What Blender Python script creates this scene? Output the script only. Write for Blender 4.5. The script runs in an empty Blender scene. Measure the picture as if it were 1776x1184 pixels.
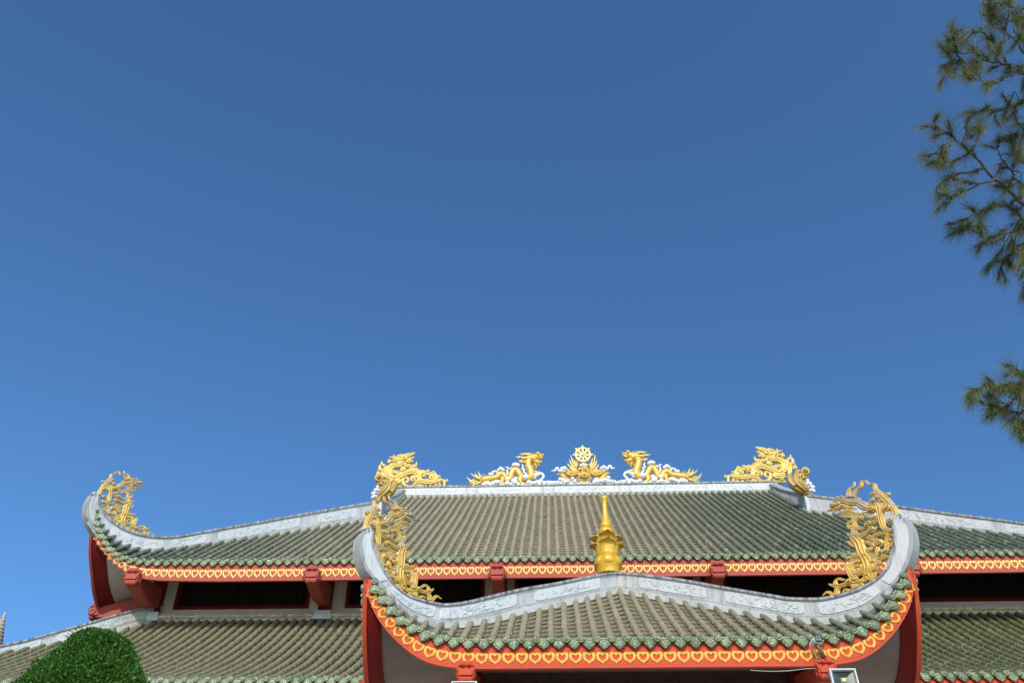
import bpy, bmesh, math, random
from mathutils import Vector, Matrix
random.seed(7)
sc = bpy.context.scene
R = math.radians
# ------------------------------------------------------------------ camera
PITCH, ROLL, FPX = 40.5, 0.011, 1723.0
cam_d = bpy.data.cameras.new("camera"); cam = bpy.data.objects.new("camera", cam_d)
sc.collection.objects.link(cam); sc.camera = cam
cam_d.sensor_width = 36.0; cam_d.lens = FPX / 1776.0 * 36.0
cam_d.clip_start = 0.1; cam_d.clip_end = 3000
cp, sp, cr, sr = math.cos(R(PITCH)), math.sin(R(PITCH)), math.cos(ROLL), math.sin(ROLL)
fw = Vector((0, cp, sp)); up0 = Vector((0, -sp, cp)); rt0 = Vector((1, 0, 0))
rt = cr * rt0 + sr * up0; up = -sr * rt0 + cr * up0
m = Matrix((rt, up, -fw)).transposed().to_4x4(); m.translation = Vector((0, 0, 1.6))
cam.matrix_world = m
# ------------------------------------------------------------------ world, sun, exposure
SUN_AZ, SUN_EL = -17.0, 34.0          # degrees left of straight behind the camera, above the horizon
w = bpy.data.worlds.new("World"); sc.world = w; w.use_nodes = True
nt = w.node_tree; nt.nodes.clear()
sky = nt.nodes.new('ShaderNodeTexSky'); sky.sky_type = 'NISHITA'; sky.sun_disc = False
sky.sun_elevation = R(SUN_EL); sky.sun_rotation = R(180.0 - SUN_AZ * -1.0)
sky.altitude = 0; sky.air_density = 1.0; sky.dust_density = 2.0; sky.ozone_density = 6.6
bg = nt.nodes.new('ShaderNodeBackground'); bg.inputs[1].default_value = 0.15
gm = nt.nodes.new('ShaderNodeGamma'); gm.inputs[1].default_value = 1.22
ow = nt.nodes.new('ShaderNodeOutputWorld')
nt.links.new(sky.outputs[0], gm.inputs[0]); tn = nt.nodes.new('ShaderNodeMix'); tn.data_type = 'RGBA'; tn.blend_type = 'MULTIPLY'; tn.inputs[0].default_value = 1.0; tn.inputs[7].default_value = (.89, 1.06, 1.01, 1)
nt.links.new(gm.outputs[0], tn.inputs[6]); nt.links.new(tn.outputs[2], bg.inputs[0]); nt.links.new(bg.outputs[0], ow.inputs[0])
sun_d = bpy.data.lights.new("sun", 'SUN'); sun = bpy.data.objects.new("sun", sun_d)
sc.collection.objects.link(sun)
sun_d.energy = 3.25; sun_d.angle = R(0.5); sun_d.color = (1.0, 0.91, 0.78)
sdir = Vector((math.sin(R(SUN_AZ)) * math.cos(R(SUN_EL)), -math.cos(R(SUN_AZ)) * math.cos(R(SUN_EL)), math.sin(R(SUN_EL))))
sun.rotation_euler = sdir.to_track_quat('Z', 'Y').to_euler(); sun.location = sdir * 60
sc.view_settings.view_transform = 'Standard'; sc.view_settings.look = 'None'
sc.view_settings.exposure = 0.0; sc.view_settings.gamma = 1.0; sc.view_settings.use_curve_mapping = False
# ------------------------------------------------------------------ frame of the temple: X along the facade, Y away, Z up
PSI, XC = 0.048, 1.45
def B2W(p):
    x, y, z = p[0] + XC, p[1], p[2]
    return Vector((x * math.cos(PSI) + y * math.sin(PSI), -x * math.sin(PSI) + y * math.cos(PSI), z))
# ------------------------------------------------------------------ helpers
class MB:
    def __init__(s): s.v = []; s.f = []; s.mi = []
    def add(s, vs, fs, mi=0):
        n = len(s.v); s.v.extend(vs); s.f.extend([tuple(i + n for i in f) for f in fs]); s.mi.extend([mi] * len(fs))
    def box(s, c, d, mi=0):
        x, y, z = c; a, b, h = d[0] / 2, d[1] / 2, d[2] / 2
        s.add([(x + i * a, y + j * b, z + k * h) for i in (-1, 1) for j in (-1, 1) for k in (-1, 1)],
              [(0, 1, 3, 2), (4, 6, 7, 5), (0, 4, 5, 1), (2, 3, 7, 6), (0, 2, 6, 4), (1, 5, 7, 3)], mi)
    def loft(s, rings, closed=True, cap=True, mi=0):
        n = len(rings[0]); vs = [p for r in rings for p in r]; fs = []
        for i in range(len(rings) - 1):
            for j in range(n if closed else n - 1):
                k = (j + 1) % n
                fs.append((i * n + j, i * n + k, (i + 1) * n + k, (i + 1) * n + j))
        if cap and closed:
            fs.append(tuple(range(n - 1, -1, -1))); fs.append(tuple(range((len(rings) - 1) * n, len(rings) * n)))
        s.add(vs, fs, mi)
    def tube(s, pts, rad, n=8, mi=0):
        rings = []; P = [Vector(p) for p in pts]
        ref = None
        for i, p in enumerate(P):
            t = (P[min(i + 1, len(P) - 1)] - P[max(i - 1, 0)])
            if t.length < 1e-6: t = Vector((0, 0, 1))
            t.normalize()
            if ref is None: ref = Vector((0, 0, 1)) if abs(t.z) < .9 else Vector((1, 0, 0))
            a = ref - t * ref.dot(t)
            if a.length < 1e-4: a = t.orthogonal()
            a.normalize(); ref = a; b = t.cross(a); r = rad[i]
            rings.append([tuple(p + a * (math.cos(2 * math.pi * k / n) * r) + b * (math.sin(2 * math.pi * k / n) * r)) for k in range(n)])
        s.loft(rings, mi=mi)
    def ball(s, c, r, nu=10, nv=6, sq=(1, 1, 1), mi=0):
        rings = []
        for i in range(nv + 1):
            th = math.pi * (i + .02) / (nv + .04); rr = math.sin(th) * r; z = math.cos(th) * r
            rings.append([(c[0] + rr * math.cos(2 * math.pi * k / nu) * sq[0], c[1] + rr * math.sin(2 * math.pi * k / nu) * sq[1], c[2] + z * sq[2]) for k in range(nu)])
        s.loft(rings, mi=mi)
    def lathe(s, prof, c, n=24, mi=0):
        s.loft([[(c[0] + r * math.cos(2 * math.pi * k / n), c[1] + r * math.sin(2 * math.pi * k / n), c[2] + z) for k in range(n)] for r, z in prof], mi=mi)
    def prism(s, poly, f0, f1, mi=0):
        # poly: 2D outline, f0/f1 map (u,v) to the two faces
        n = len(poly)
        s.add([f0(p) for p in poly] + [f1(p) for p in poly],
              [tuple(range(n))[::-1], tuple(range(n, 2 * n))] + [(i, (i + 1) % n, n + (i + 1) % n, n + i) for i in range(n)], mi)
    def build(s, name, mat, parent=None, smooth=False, ang=None, bevel=0):
        me = bpy.data.meshes.new(name)
        if parent is not None and 'base' in parent:
            b = parent['base']; vs = [(p[0] - b[0], p[1] - b[1], p[2] - b[2]) for p in s.v]
        else: vs = s.v
        me.from_pydata(vs, [], s.f)
        for mm in (mat if isinstance(mat, (list, tuple)) else [mat]): me.materials.append(mm)
        if any(s.mi): me.polygons.foreach_set('material_index', s.mi)
        if smooth: me.polygons.foreach_set('use_smooth', [True] * len(me.polygons))
        me.update()
        if smooth and ang: me.set_sharp_from_angle(angle=R(ang))
        o = bpy.data.objects.new(name, me); sc.collection.objects.link(o)
        if parent is not None:
            o.parent = parent
            if 'base' in parent: o['base'] = parent['base']
        if bevel:
            md = o.modifiers.new('bevel', 'BEVEL'); md.width = bevel; md.segments = 2; md.limit_method = 'ANGLE'
        return o
def tag(o, label=None, cat=None, group=None, kind=None):
    for k, v in (('label', label), ('category', cat), ('group', group), ('kind', kind)):
        if v: o[k] = v
    return o
def thing(name, base, label, cat, group=None):
    o = bpy.data.objects.new(name, None); sc.collection.objects.link(o)
    o.location = B2W(base); o.rotation_euler = (0, 0, -PSI); o['base'] = list(base); o.empty_display_size = .3
    return tag(o, label, cat, group)
def lerp(a, b, t): return a + (b - a) * t
def tab(T, x):
    if x <= T[0][0]: return T[0][1]
    for (a, b), (c, d) in zip(T, T[1:]):
        if x <= c: return lerp(b, d, (x - a) / (c - a))
    return T[-1][1]
def smooth(T):
    # monotone cubic through a table, resampled finely
    n = len(T); d = [(T[i + 1][1] - T[i][1]) / (T[i + 1][0] - T[i][0]) for i in range(n - 1)]
    m_ = [d[0]] + [0 if d[i - 1] * d[i] <= 0 else 2 * d[i - 1] * d[i] / (d[i - 1] + d[i]) for i in range(1, n - 1)] + [d[-1]]
    out = []
    for i in range(n - 1):
        h = T[i + 1][0] - T[i][0]
        for j in range(8):
            t = j / 8; a = (1 + 2 * t) * (1 - t) ** 2; b = t * (1 - t) ** 2; c = t * t * (3 - 2 * t); e = t * t * (t - 1)
            out.append((T[i][0] + h * t, a * T[i][1] + b * h * m_[i] + c * T[i + 1][1] + e * h * m_[i + 1]))
    return out + [T[-1]]
def crom(P, k=4):
    # Catmull-Rom through tuples
    o = []; n = len(P)
    for i in range(n - 1):
        p0, p1, p2, p3 = P[max(i - 1, 0)], P[i], P[i + 1], P[min(i + 2, n - 1)]
        for j in range(k):
            t = j / k
            o.append(tuple(.5 * (2 * b + (c - a) * t + (2 * a - 5 * b + 4 * c - d) * t * t + (3 * b - a - 3 * c + d) * t ** 3) for a, b, c, d in zip(p0, p1, p2, p3)))
    o.append(tuple(P[-1])); return o
# ------------------------------------------------------------------ materials
def new_mat(name):
    mt = bpy.data.materials.new(name); mt.use_nodes = True
    n = mt.node_tree; n.nodes.clear()
    out = n.nodes.new('ShaderNodeOutputMaterial'); b = n.nodes.new('ShaderNodeBsdfPrincipled')
    n.links.new(b.outputs[0], out.inputs[0]); return mt, n, b
def nd(n, t, **k):
    o = n.nodes.new('ShaderNode' + t)
    for a, v in k.items(): setattr(o, a, v)
    return o
def noise(n, scale, detail=4, rough=.6, vec=None):
    o = nd(n, 'TexNoise'); o.inputs['Scale'].default_value = scale; o.inputs['Detail'].default_value = detail; o.inputs['Roughness'].default_value = rough
    if vec is None:
        g = nd(n, 'NewGeometry'); vec = g.outputs['Position']
    n.links.new(vec, o.inputs['Vector']); return o.outputs['Fac']
def ramp(n, fac, a, b, lo=0.0, hi=1.0):
    o = nd(n, 'MapRange'); o.inputs[1].default_value = a; o.inputs[2].default_value = b; o.inputs[3].default_value = lo; o.inputs[4].default_value = hi
    n.links.new(fac, o.inputs[0]); return o.outputs[0]
def mix(n, fac, a, b):
    o = nd(n, 'Mix', data_type='RGBA')
    if hasattr(fac, 'links'): n.links.new(fac, o.inputs[0])
    else: o.inputs[0].default_value = fac
    for i, v in ((6, a), (7, b)):
        if hasattr(v, 'links'): n.links.new(v, o.inputs[i])
        else: o.inputs[i].default_value = (*v, 1)
    return o.outputs[2]
def math_(n, op, a, b=0.0):
    o = nd(n, 'Math', operation=op)
    for i, v in ((0, a), (1, b)):
        if hasattr(v, 'links'): n.links.new(v, o.inputs[i])
        else: o.inputs[i].default_value = v
    return o.outputs[0]
def bump(n, b, h, strength=.3, dist=.02):
    o = nd(n, 'Bump'); o.inputs['Strength'].default_value = strength; o.inputs['Distance'].default_value = dist
    n.links.new(h, o.inputs['Height']); n.links.new(o.outputs[0], b.inputs['Normal'])
def simple(name, col, rough=.6, var=.25, scale=6, bmp=.0, bscale=40, metal=0, spec=.5, dirt=None, dirt_scale=3, dirt_lo=.55, dirt_hi=.75):
    mt, n, b = new_mat(name)
    f = noise(n, scale)
    c = mix(n, ramp(n, f, .3, .7), tuple(x * (1 - var) for x in col), tuple(min(1, x * (1 + var * .6)) for x in col))
    if dirt: c = mix(n, ramp(n, noise(n, dirt_scale, 6, .7), dirt_lo, dirt_hi), c, dirt)
    n.links.new(c, b.inputs['Base Color']); b.inputs['Roughness'].default_value = rough; b.inputs['Metallic'].default_value = metal
    b.inputs['Specular IOR Level'].default_value = spec
    if bmp: bump(n, b, noise(n, bscale, 3), bmp, .02)
    return mt
def tile_mat(name, dust, glaze, moss, edge0, edge1, floor, rough=.62):
    # glazed clay under dust: dust lies thick along the middle of the roof and thins to the sides
    mt, n, b = new_mat(name)
    g = nd(n, 'NewGeometry'); s = nd(n, 'SeparateXYZ'); n.links.new(g.outputs['Position'], s.inputs[0])
    xr = ramp(n, s.outputs[0], edge0[0], edge0[1], floor[0], 1.0); xl = ramp(n, s.outputs[0], edge1[0], edge1[1], floor[1], 1.0)
    f = math_(n, 'MULTIPLY', math_(n, 'MINIMUM', xr, xl), 1.0)
    big = ramp(n, noise(n, 1.1, 5, .7), .25, .75, -.22, .22)
    small = ramp(n, noise(n, 9, 3, .6), .25, .75, -.28, .28)
    f = math_(n, 'ADD', math_(n, 'ADD', f, big), small)
    fc = ramp(n, f, 0.0, 1.0)
    c = mix(n, fc, glaze, dust)
    # single tiles that differ
    v = nd(n, 'TexVoronoi'); v.inputs['Scale'].default_value = 3.2; n.links.new(g.outputs['Position'], v.inputs['Vector'])
    sp_ = nd(n, 'SeparateColor'); n.links.new(v.outputs['Color'], sp_.inputs[0])
    c = mix(n, ramp(n, sp_.outputs[0], .55, 1.0, 0, .42), c, moss)
    c = mix(n, ramp(n, sp_.outputs[1], .8, 1.0, 0, .35), c, tuple(x * 1.35 for x in dust))
    c = mix(n, ramp(n, noise(n, 26, 2), .62, .74, 0, .5), c, tuple(x * .35 for x in moss))
    n.links.new(c, b.inputs['Base Color'])
    n.links.new(ramp(n, fc, 0, 1, .34, rough + .12), b.inputs['Roughness']); b.inputs['Specular IOR Level'].default_value = .35
    bump(n, b, noise(n, 55, 3), .25, .012)
    return mt
M = {}
M['tile_hall'] = tile_mat('dusty_olive_roof_tile', (.285, .234, .152), (.066, .086, .046), (.12, .13, .065), (8.4, 2.6), (-10.5, -3.2), (.04, .08))
M['pan_hall'] = tile_mat('dusty_olive_roof_tile_channels', (0.239, 0.197, 0.128), (0.055, 0.072, 0.039), (0.101, 0.109, 0.055), (8.4, 2.6), (-10.5, -3.2), (.04, .08))  # channel copies are darker: gathered dirt plus gap shade put into the colour
M['tile_low'] = tile_mat('mossy_lower_roof_tile', (.20, .165, .09), (.068, .084, .032), (.13, .135, .055), (9.5, 3), (-20, -6), (.22, .5))
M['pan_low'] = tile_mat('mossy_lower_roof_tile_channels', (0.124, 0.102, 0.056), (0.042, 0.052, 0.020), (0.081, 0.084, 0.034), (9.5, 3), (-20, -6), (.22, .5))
M['tile_pav'] = tile_mat('pavilion_roof_tile', (.27, .222, .14), (.075, .10, .052), (.14, .155, .08), (7.6, 2.6), (-6, -3.0), (.18, .75))
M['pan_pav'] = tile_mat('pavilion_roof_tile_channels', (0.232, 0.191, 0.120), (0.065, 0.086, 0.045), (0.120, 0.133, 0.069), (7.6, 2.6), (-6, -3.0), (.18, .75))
def glaze_mat():
    mt, n, b = new_mat('green_glazed_tile')
    c = mix(n, ramp(n, noise(n, 3.0), .35, .65), (.085, .125, .05), (.16, .195, .088))
    c = mix(n, ramp(n, noise(n, 9, 4), .5, .72), c, (.30, .31, .15))
    c = mix(n, ramp(n, noise(n, 30, 3), .56, .72, 0, .55), c, (.34, .36, .26))
    g = nd(n, 'NewGeometry'); s = nd(n, 'SeparateXYZ'); n.links.new(g.outputs['Position'], s.inputs[0])
    c = mix(n, math_(n, 'MULTIPLY', ramp(n, s.outputs[0], 6.5, 1.5), ramp(n, noise(n, 2.0, 3), .3, .6, .0, .38)), c, (.36, .39, .25))
    n.links.new(c, b.inputs['Base Color']); b.inputs['Roughness'].default_value = .17; b.inputs['Specular IOR Level'].default_value = .8
    bump(n, b, noise(n, 26, 2), .7, .05); return mt
M['glaze'] = glaze_mat()
def plaster_mat(name, col, grime, amt):
    mt, n, b = new_mat(name)
    c = mix(n, ramp(n, noise(n, 2.2, 5), .3, .7), tuple(x * .86 for x in col), col)
    g = nd(n, 'NewGeometry'); mp = nd(n, 'Mapping'); mp.inputs['Scale'].default_value = (7, 7, .9); n.links.new(g.outputs['Position'], mp.inputs[0])
    st = noise(n, 1.6, 6, .75, mp.outputs[0])
    c = mix(n, ramp(n, st, .62 - amt, .86 - amt, 0, .85), c, grime)
    c = mix(n, ramp(n, noise(n, 11, 5, .75), .60, .78, 0, .5), c, tuple(x * .55 for x in col))
    n.links.new(c, b.inputs['Base Color']); b.inputs['Roughness'].default_value = .75; b.inputs['Specular IOR Level'].default_value = .25
    bump(n, b, noise(n, 24, 5), .35, .02); return mt
M['ridge'] = plaster_mat('whitewashed_ridge', (.54, .53, .525), (.15, .14, .13), .13)
M['cap'] = plaster_mat('grimy_ridge_cap', (.50, .49, .475), (.045, .042, .038), .24)
M['pale_blue'] = plaster_mat('pale_blue_plaster', (.68, .72, .76), (.3, .3, .3), .0)
M['panel'] = plaster_mat('white_relief_panel', (.64, .63, .615), (.24, .235, .225), .09)
M['carving'] = simple('grey_carving', (.50, .50, .50), .8, .2, 9)
M['mortar'] = plaster_mat('grey_mortar', (.41, .40, .38), (.16, .145, .12), .12)
M['cream_mortar'] = simple('cream_mortar', (.84, .73, .57), .9, .3, 8, .4, 40)
def red_mat(name, col):
    mt, n, b = new_mat(name)
    c = mix(n, ramp(n, noise(n, 1.3, 5), .3, .7), tuple(x * .88 for x in col), col)
    c = mix(n, ramp(n, noise(n, 6, 6, .75), .58, .8, 0, .4), c, (col[0] * .78, col[1] * 1.3, col[2] * 1.5))
    n.links.new(c, b.inputs['Base Color']); b.inputs['Roughness'].default_value = .6; b.inputs['Specular IOR Level'].default_value = .12
    bump(n, b, noise(n, 18, 4), .12, .02); return mt
M['red'] = red_mat('hall_red_paint', (.42, .088, .064)); M['red_pav'] = red_mat('pavilion_red_paint', (.54, .076, .036))
M['darkred'] = red_mat('dark_red_paint', (.19, .017, .015))
def gold_mat(name, a, b_, rough, worn=None):
    mt, n, b = new_mat(name)
    c = mix(n, ramp(n, noise(n, 7, 4), .3, .7), a, b_)
    if worn:
        # gilding worn off where rain and sun reach: upward faces, in patches
        g = nd(n, 'NewGeometry'); s = nd(n, 'SeparateXYZ'); n.links.new(g.outputs['Normal'], s.inputs[0])
        ps = nd(n, 'SeparateXYZ'); n.links.new(g.outputs['Position'], ps.inputs[0])
        f = math_(n, 'ADD', ramp(n, s.outputs[2], -.1, .9), ramp(n, noise(n, 4.5, 5, .7), .3, .7, -.55, .75))
        f = math_(n, 'ADD', f, ramp(n, ps.outputs[2], worn[1], worn[2], -.25, .42))
        c = mix(n, ramp(n, f, .46, .9, 0, .92), c, worn[0])
    mottle = noise(n, 22, 3)  # random darker mottling over the gold
    c = mix(n, ramp(n, mottle, .6, .8, 0, .35), c, tuple(x * .45 for x in a))
    n.links.new(c, b.inputs['Base Color']); b.inputs['Roughness'].default_value = rough; b.inputs['Metallic'].default_value = .12
    b.inputs['Specular IOR Level'].default_value = .55
    bump(n, b, noise(n, 34, 3), .35, .015); return mt
GREY = (.40, .355, .31)
M['gold_worn'] = gold_mat('worn_gold_paint', (.56, .325, .045), (.68, .43, .09), .40, (GREY, 9.7, 11.6))
M['gold_worn_hall'] = gold_mat('weathered_gold_paint', (.58, .35, .06), (.68, .45, .11), .40, (GREY, 16.1, 17.9))
M['gold'] = gold_mat('bright_gold_paint', (.62, .355, .045), (.72, .45, .075), .30)
M['gold_pale'] = gold_mat('pale_gold_paint', (.70, .47, .10), (.78, .57, .17), .30)
M['gold_finial'] = gold_mat('finial_gold_paint', (.60, .33, .02), (.66, .38, .03), .28)
M['heart_hall'] = gold_mat('hall_medallion_paint', (.90, .62, .17), (.95, .72, .28), .32)
M['heart'] = gold_mat('medallion_gold_paint', (.85, .50, .09), (.92, .60, .16), .32)
M['gold_old'] = gold_mat('tarnished_gold_paint', (.34, .22, .05), (.52, .34, .08), .4)
M['white_cloud'] = plaster_mat('white_cloud_plaster', (.78, .765, .75), (.38, .36, .34), -.02)
M['cream'] = simple('cream_wall_paint', (.86, .79, .65), .8, .12, 2, .1, 20)
M['soffit'] = simple('soffit_paint', (.66, .60, .50), .8, .12, 2)
M['soffit_pav'] = simple('shaded_soffit_paint', (.25, .185, .155), .8, .15, 2)  # cream soffit; its shade and red bounce are put into this brown
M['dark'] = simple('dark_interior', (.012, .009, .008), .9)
M['white_metal'] = simple('white_metal', (.55, .54, .51), .5, .08)
M['black'] = simple('black_plastic', (.02, .02, .02), .35)
M['lens'] = simple('lamp_glass', (.045, .05, .045), .12, .3)
M['led'] = simple('yellow_led', (.75, .62, .08), .4, .1)
M['bronze'] = simple('brown_pole', (.16, .085, .02), .5)
M['wire'] = simple('cable_sheath', (.34, .31, .28), .6, .15)
M['dwire'] = simple('dark_wire', (.06, .06, .08), .5)
def fret_mat(name, a, b_):
    mt, n, b = new_mat(name)
    g = nd(n, 'NewGeometry'); v = nd(n, 'TexVoronoi', feature='DISTANCE_TO_EDGE'); v.inputs['Scale'].default_value = 5
    n.links.new(g.outputs['Position'], v.inputs['Vector'])
    c = mix(n, ramp(n, v.outputs['Distance'], .05, .12), a, b_)
    n.links.new(c, b.inputs['Base Color']); b.inputs['Roughness'].default_value = .7; return mt
M['fret'] = fret_mat('carved_dark_screen', (.018, .006, .004), (.006, .003, .003))
M['wood'] = simple('dark_carved_wood', (.105, .06, .034), .6, .45, 9, .3, 30)
M['bark'] = simple('casuarina_bark', (.10, .068, .05), .9, .35, 12, .6, 30)
def leaf_mat(name, a, b_, c_, trans=.25):
    mt, n, b = new_mat(name)
    oi = nd(n, 'NewGeometry')
    c = mix(n, oi.outputs['Random Per Island'], a, b_)
    c = mix(n, ramp(n, noise(n, 1.7, 4), .45, .75), c, c_)
    n.links.new(c, b.inputs['Base Color']); b.inputs['Roughness'].default_value = .5; b.inputs['Specular IOR Level'].default_value = .3
    t = nd(n, 'BsdfTranslucent'); n.links.new(c, t.inputs[0]); mx = nd(n, 'MixShader'); mx.inputs[0].default_value = trans
    n.links.new(b.outputs[0], mx.inputs[1]); n.links.new(t.outputs[0], mx.inputs[2])
    n.links.new(mx.outputs[0], n.nodes['Material Output'].inputs[0]); return mt
M['needle'] = leaf_mat('casuarina_needles', (.085, .115, .038), (.26, .265, .085), (.19, .175, .075))
M['topiary'] = leaf_mat('clipped_leaves', (.03, .10, .010), (.085, .20, .022), (.05, .135, .016), .2)
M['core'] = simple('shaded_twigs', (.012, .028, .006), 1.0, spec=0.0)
M['cone'] = simple('seed_cones', (.035, .022, .014), .8)
M['paving'] = simple('grey_paving', (.32, .30, .27), .85, .2, 3, .3, 25)
M['sandstone'] = simple('tan_stone', (.42, .35, .25), .8, .3, 9, .3, 20)
CORNER = """
T -.001,.902,.04 .013,1.031,.043 .04,1.171,.04 .09,1.315,.049 .142,1.451,.04 .189,1.584,.035 .193,1.691,.028 .258,1.733,.022 .289,1.824,.019 .316,1.859,.013
T .58,1.658,.04 .554,1.759,.034 .52,1.814,.028 .471,1.812,.025 .45,1.858,.019 .449,1.911,.011
T .521,1.621,.043 .476,1.686,.035 .427,1.737,.032 .368,1.746,.028 .35,1.828,.025 .316,1.859,.016
S .05,1.38,.046,.023,200,1.2
T .119,1.367,.026 .079,1.37,.023 .059,1.375,.021
B .23,1.512,.034
T .23,1.512,.026 .19,1.447,.031 .145,1.395,.026
T .262,1.4,.026 .223,1.439,.031 .173,1.413,.031 .137,1.356,.026 .139,1.3,.031
B .139,1.3,.034
B .261,1.383,.035
B .093,1.114,.053
T .093,1.114,.04 .114,1.183,.031 .176,1.188,.025 .209,1.197,.021 .222,1.273,.025 .271,1.349,.028
T .201,1.305,.04 .14,1.256,.04 .08,1.162,.035 .04,1.048,.026
T .205,1.285,.049 .195,1.211,.06 .203,1.126,.058 .214,1.021,.049 .221,.903,.044 .212,.788,.04 .171,.72,.035 .118,.679,.031 .081,.754,.025
B .098,.863,.046
T .1,.853,.035 .054,.815,.026
B .104,.671,.04
T .723,1.69,.055 .648,1.643,.058 .574,1.549,.058 .473,1.475,.053 .411,1.368,.064 .359,1.301,.043 .297,1.342,.044
T .851,1.628,.035 .793,1.674,.051 .723,1.69,.058 .645,1.664,.051 .576,1.632,.035
B .821,1.633,.041
B .692,1.53,.039
B .753,1.614,.035
B .739,1.747,.026
B .677,1.719,.028
T .924,1.591,.014 .879,1.563,.025 .811,1.563,.035 .741,1.537,.039 .663,1.506,.043 .609,1.443,.026
T .841,1.511,.026 .792,1.528,.026 .737,1.511,.034
T .801,1.428,.021 .721,1.409,.046 .632,1.4,.037 .551,1.305,.021 .5,1.274,.011
T .775,1.383,.023 .723,1.352,.035 .639,1.267,.016
T .662,1.372,.03 .601,1.301,.021 .554,1.241,.011
T .66,1.475,.043 .577,1.436,.025 .518,1.359,.012
T .567,1.591,.03 .484,1.551,.023 .412,1.454,.012
T .515,1.606,.026 .451,1.554,.019 .418,1.51,.009
B .309,1.23,.051
S .305,1.211,.075,.025,30,1.1
T .286,1.054,.035 .343,1.088,.034 .389,1.183,.035 .438,1.219,.03 .47,1.216,.021
B .491,1.144,.043
T .493,1.269,.035 .56,1.208,.037 .596,1.116,.037 .582,1.017,.039 .532,.96,.035 .456,.943,.035 .393,.984,.044 .333,.97,.049 .257,1.002,.053
B .305,1.059,.037
T .695,1.175,.019 .64,1.165,.034 .571,1.192,.03
T .684,1.146,.026 .665,1.067,.03 .626,1.016,.031 .647,.944,.034 .69,.924,.03 .733,.983,.012
T .63,.945,.044 .605,.864,.053 .527,.808,.053 .436,.832,.044 .372,.839,.049
B .365,.835,.053
B .395,.974,.046
T .67,.902,.041 .624,.797,.069 .593,.703,.075 .588,.601,.071 .582,.5,.066 .566,.416,.062 .541,.296,.075 .534,.165,.084 .567,.067,.071 .542,-.05,.037 .559,-.103,.023
T .634,.649,.039 .686,.717,.03 .722,.787,.025 .75,.834,.009
T .629,.592,.026 .604,.599,.025 .593,.615,.021
S .677,.499,.049,.023,180,1.2
B .773,.492,.032
T .766,.483,.03 .726,.397,.035 .667,.375,.041 .601,.35,.044
B .67,.355,.037
T .73,.464,.035 .685,.45,.039 .617,.434,.044
T .865,.418,.019 .836,.359,.037 .813,.261,.044 .792,.154,.049 .752,.07,.044 .773,.039,.025
T .726,.397,.021 .744,.363,.035 .77,.281,.041 .76,.201,.046 .724,.14,.049 .644,.15,.046 .59,.195,.044
B .691,.281,.028
T .663,.309,.016 .638,.253,.019 .669,.206,.014
B .605,.066,.035
T .6,.011,.053 .675,-.022,.053 .765,-.007,.049 .844,.034,.049 .922,.042,.044 1.001,.041,.044 1.043,-.021,.043 1.048,-.098,.04
B .841,.053,.043
B .753,.06,.035
B .683,-.023,.039
T 1.048,.097,.039 1.027,.172,.026 .976,.188,.025 .928,.141,.021 .893,.139,.011
T 1.036,.07,.034 1.079,.102,.022 1.126,.159,.014 1.139,.176,.007
T 1.262,-.001,.009 1.222,.016,.018 1.188,.031,.023 1.158,.015,.025 1.125,-.033,.026 1.087,-.089,.026 1.042,-.106,.026
T .967,-.086,.018 .93,-.053,.025 .88,-.084,.025 .842,-.134,.014
B .752,-.107,.051
B .69,-.108,.044
B .784,-.07,.039
B .733,-.086,.035
T .507,.056,.049 .518,-.021,.04 .565,-.095,.025
T .471,.257,.053 .467,.171,.053 .499,.104,.051
B .471,.089,.021
T .468,.741,.039 .41,.718,.043 .317,.719,.04 .223,.686,.035 .179,.638,.034 .195,.594,.03 .225,.633,.023
T .451,.752,.035 .396,.666,.035 .344,.615,.032
S .343,.555,.078,.03,-60,1.25
T .196,.584,.037 .227,.505,.035 .236,.414,.037 .257,.341,.04
T .12,.491,.021 .172,.431,.03 .226,.387,.034
B .26,.348,.046
B .171,.516,.026
T .179,.638,.026 .124,.607,.03 .102,.562,.021
S .47,.497,.055,.026,150,1.2
T .519,.677,.032 .47,.644,.032 .409,.554,.035 .372,.459,.035 .387,.36,.04 .458,.325,.044 .516,.389,.041
T .53,.526,.026 .52,.455,.03 .469,.395,.03
T .376,.354,.031 .319,.375,.023
B .335,.373,.028
T .5,.348,.053 .401,.262,.044 .304,.251,.04 .216,.223,.019
T .443,.242,.044 .351,.203,.041
B .459,.24,.041
B .388,.17,.032
B .562,.436,.035
B .523,.522,.023"""
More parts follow.
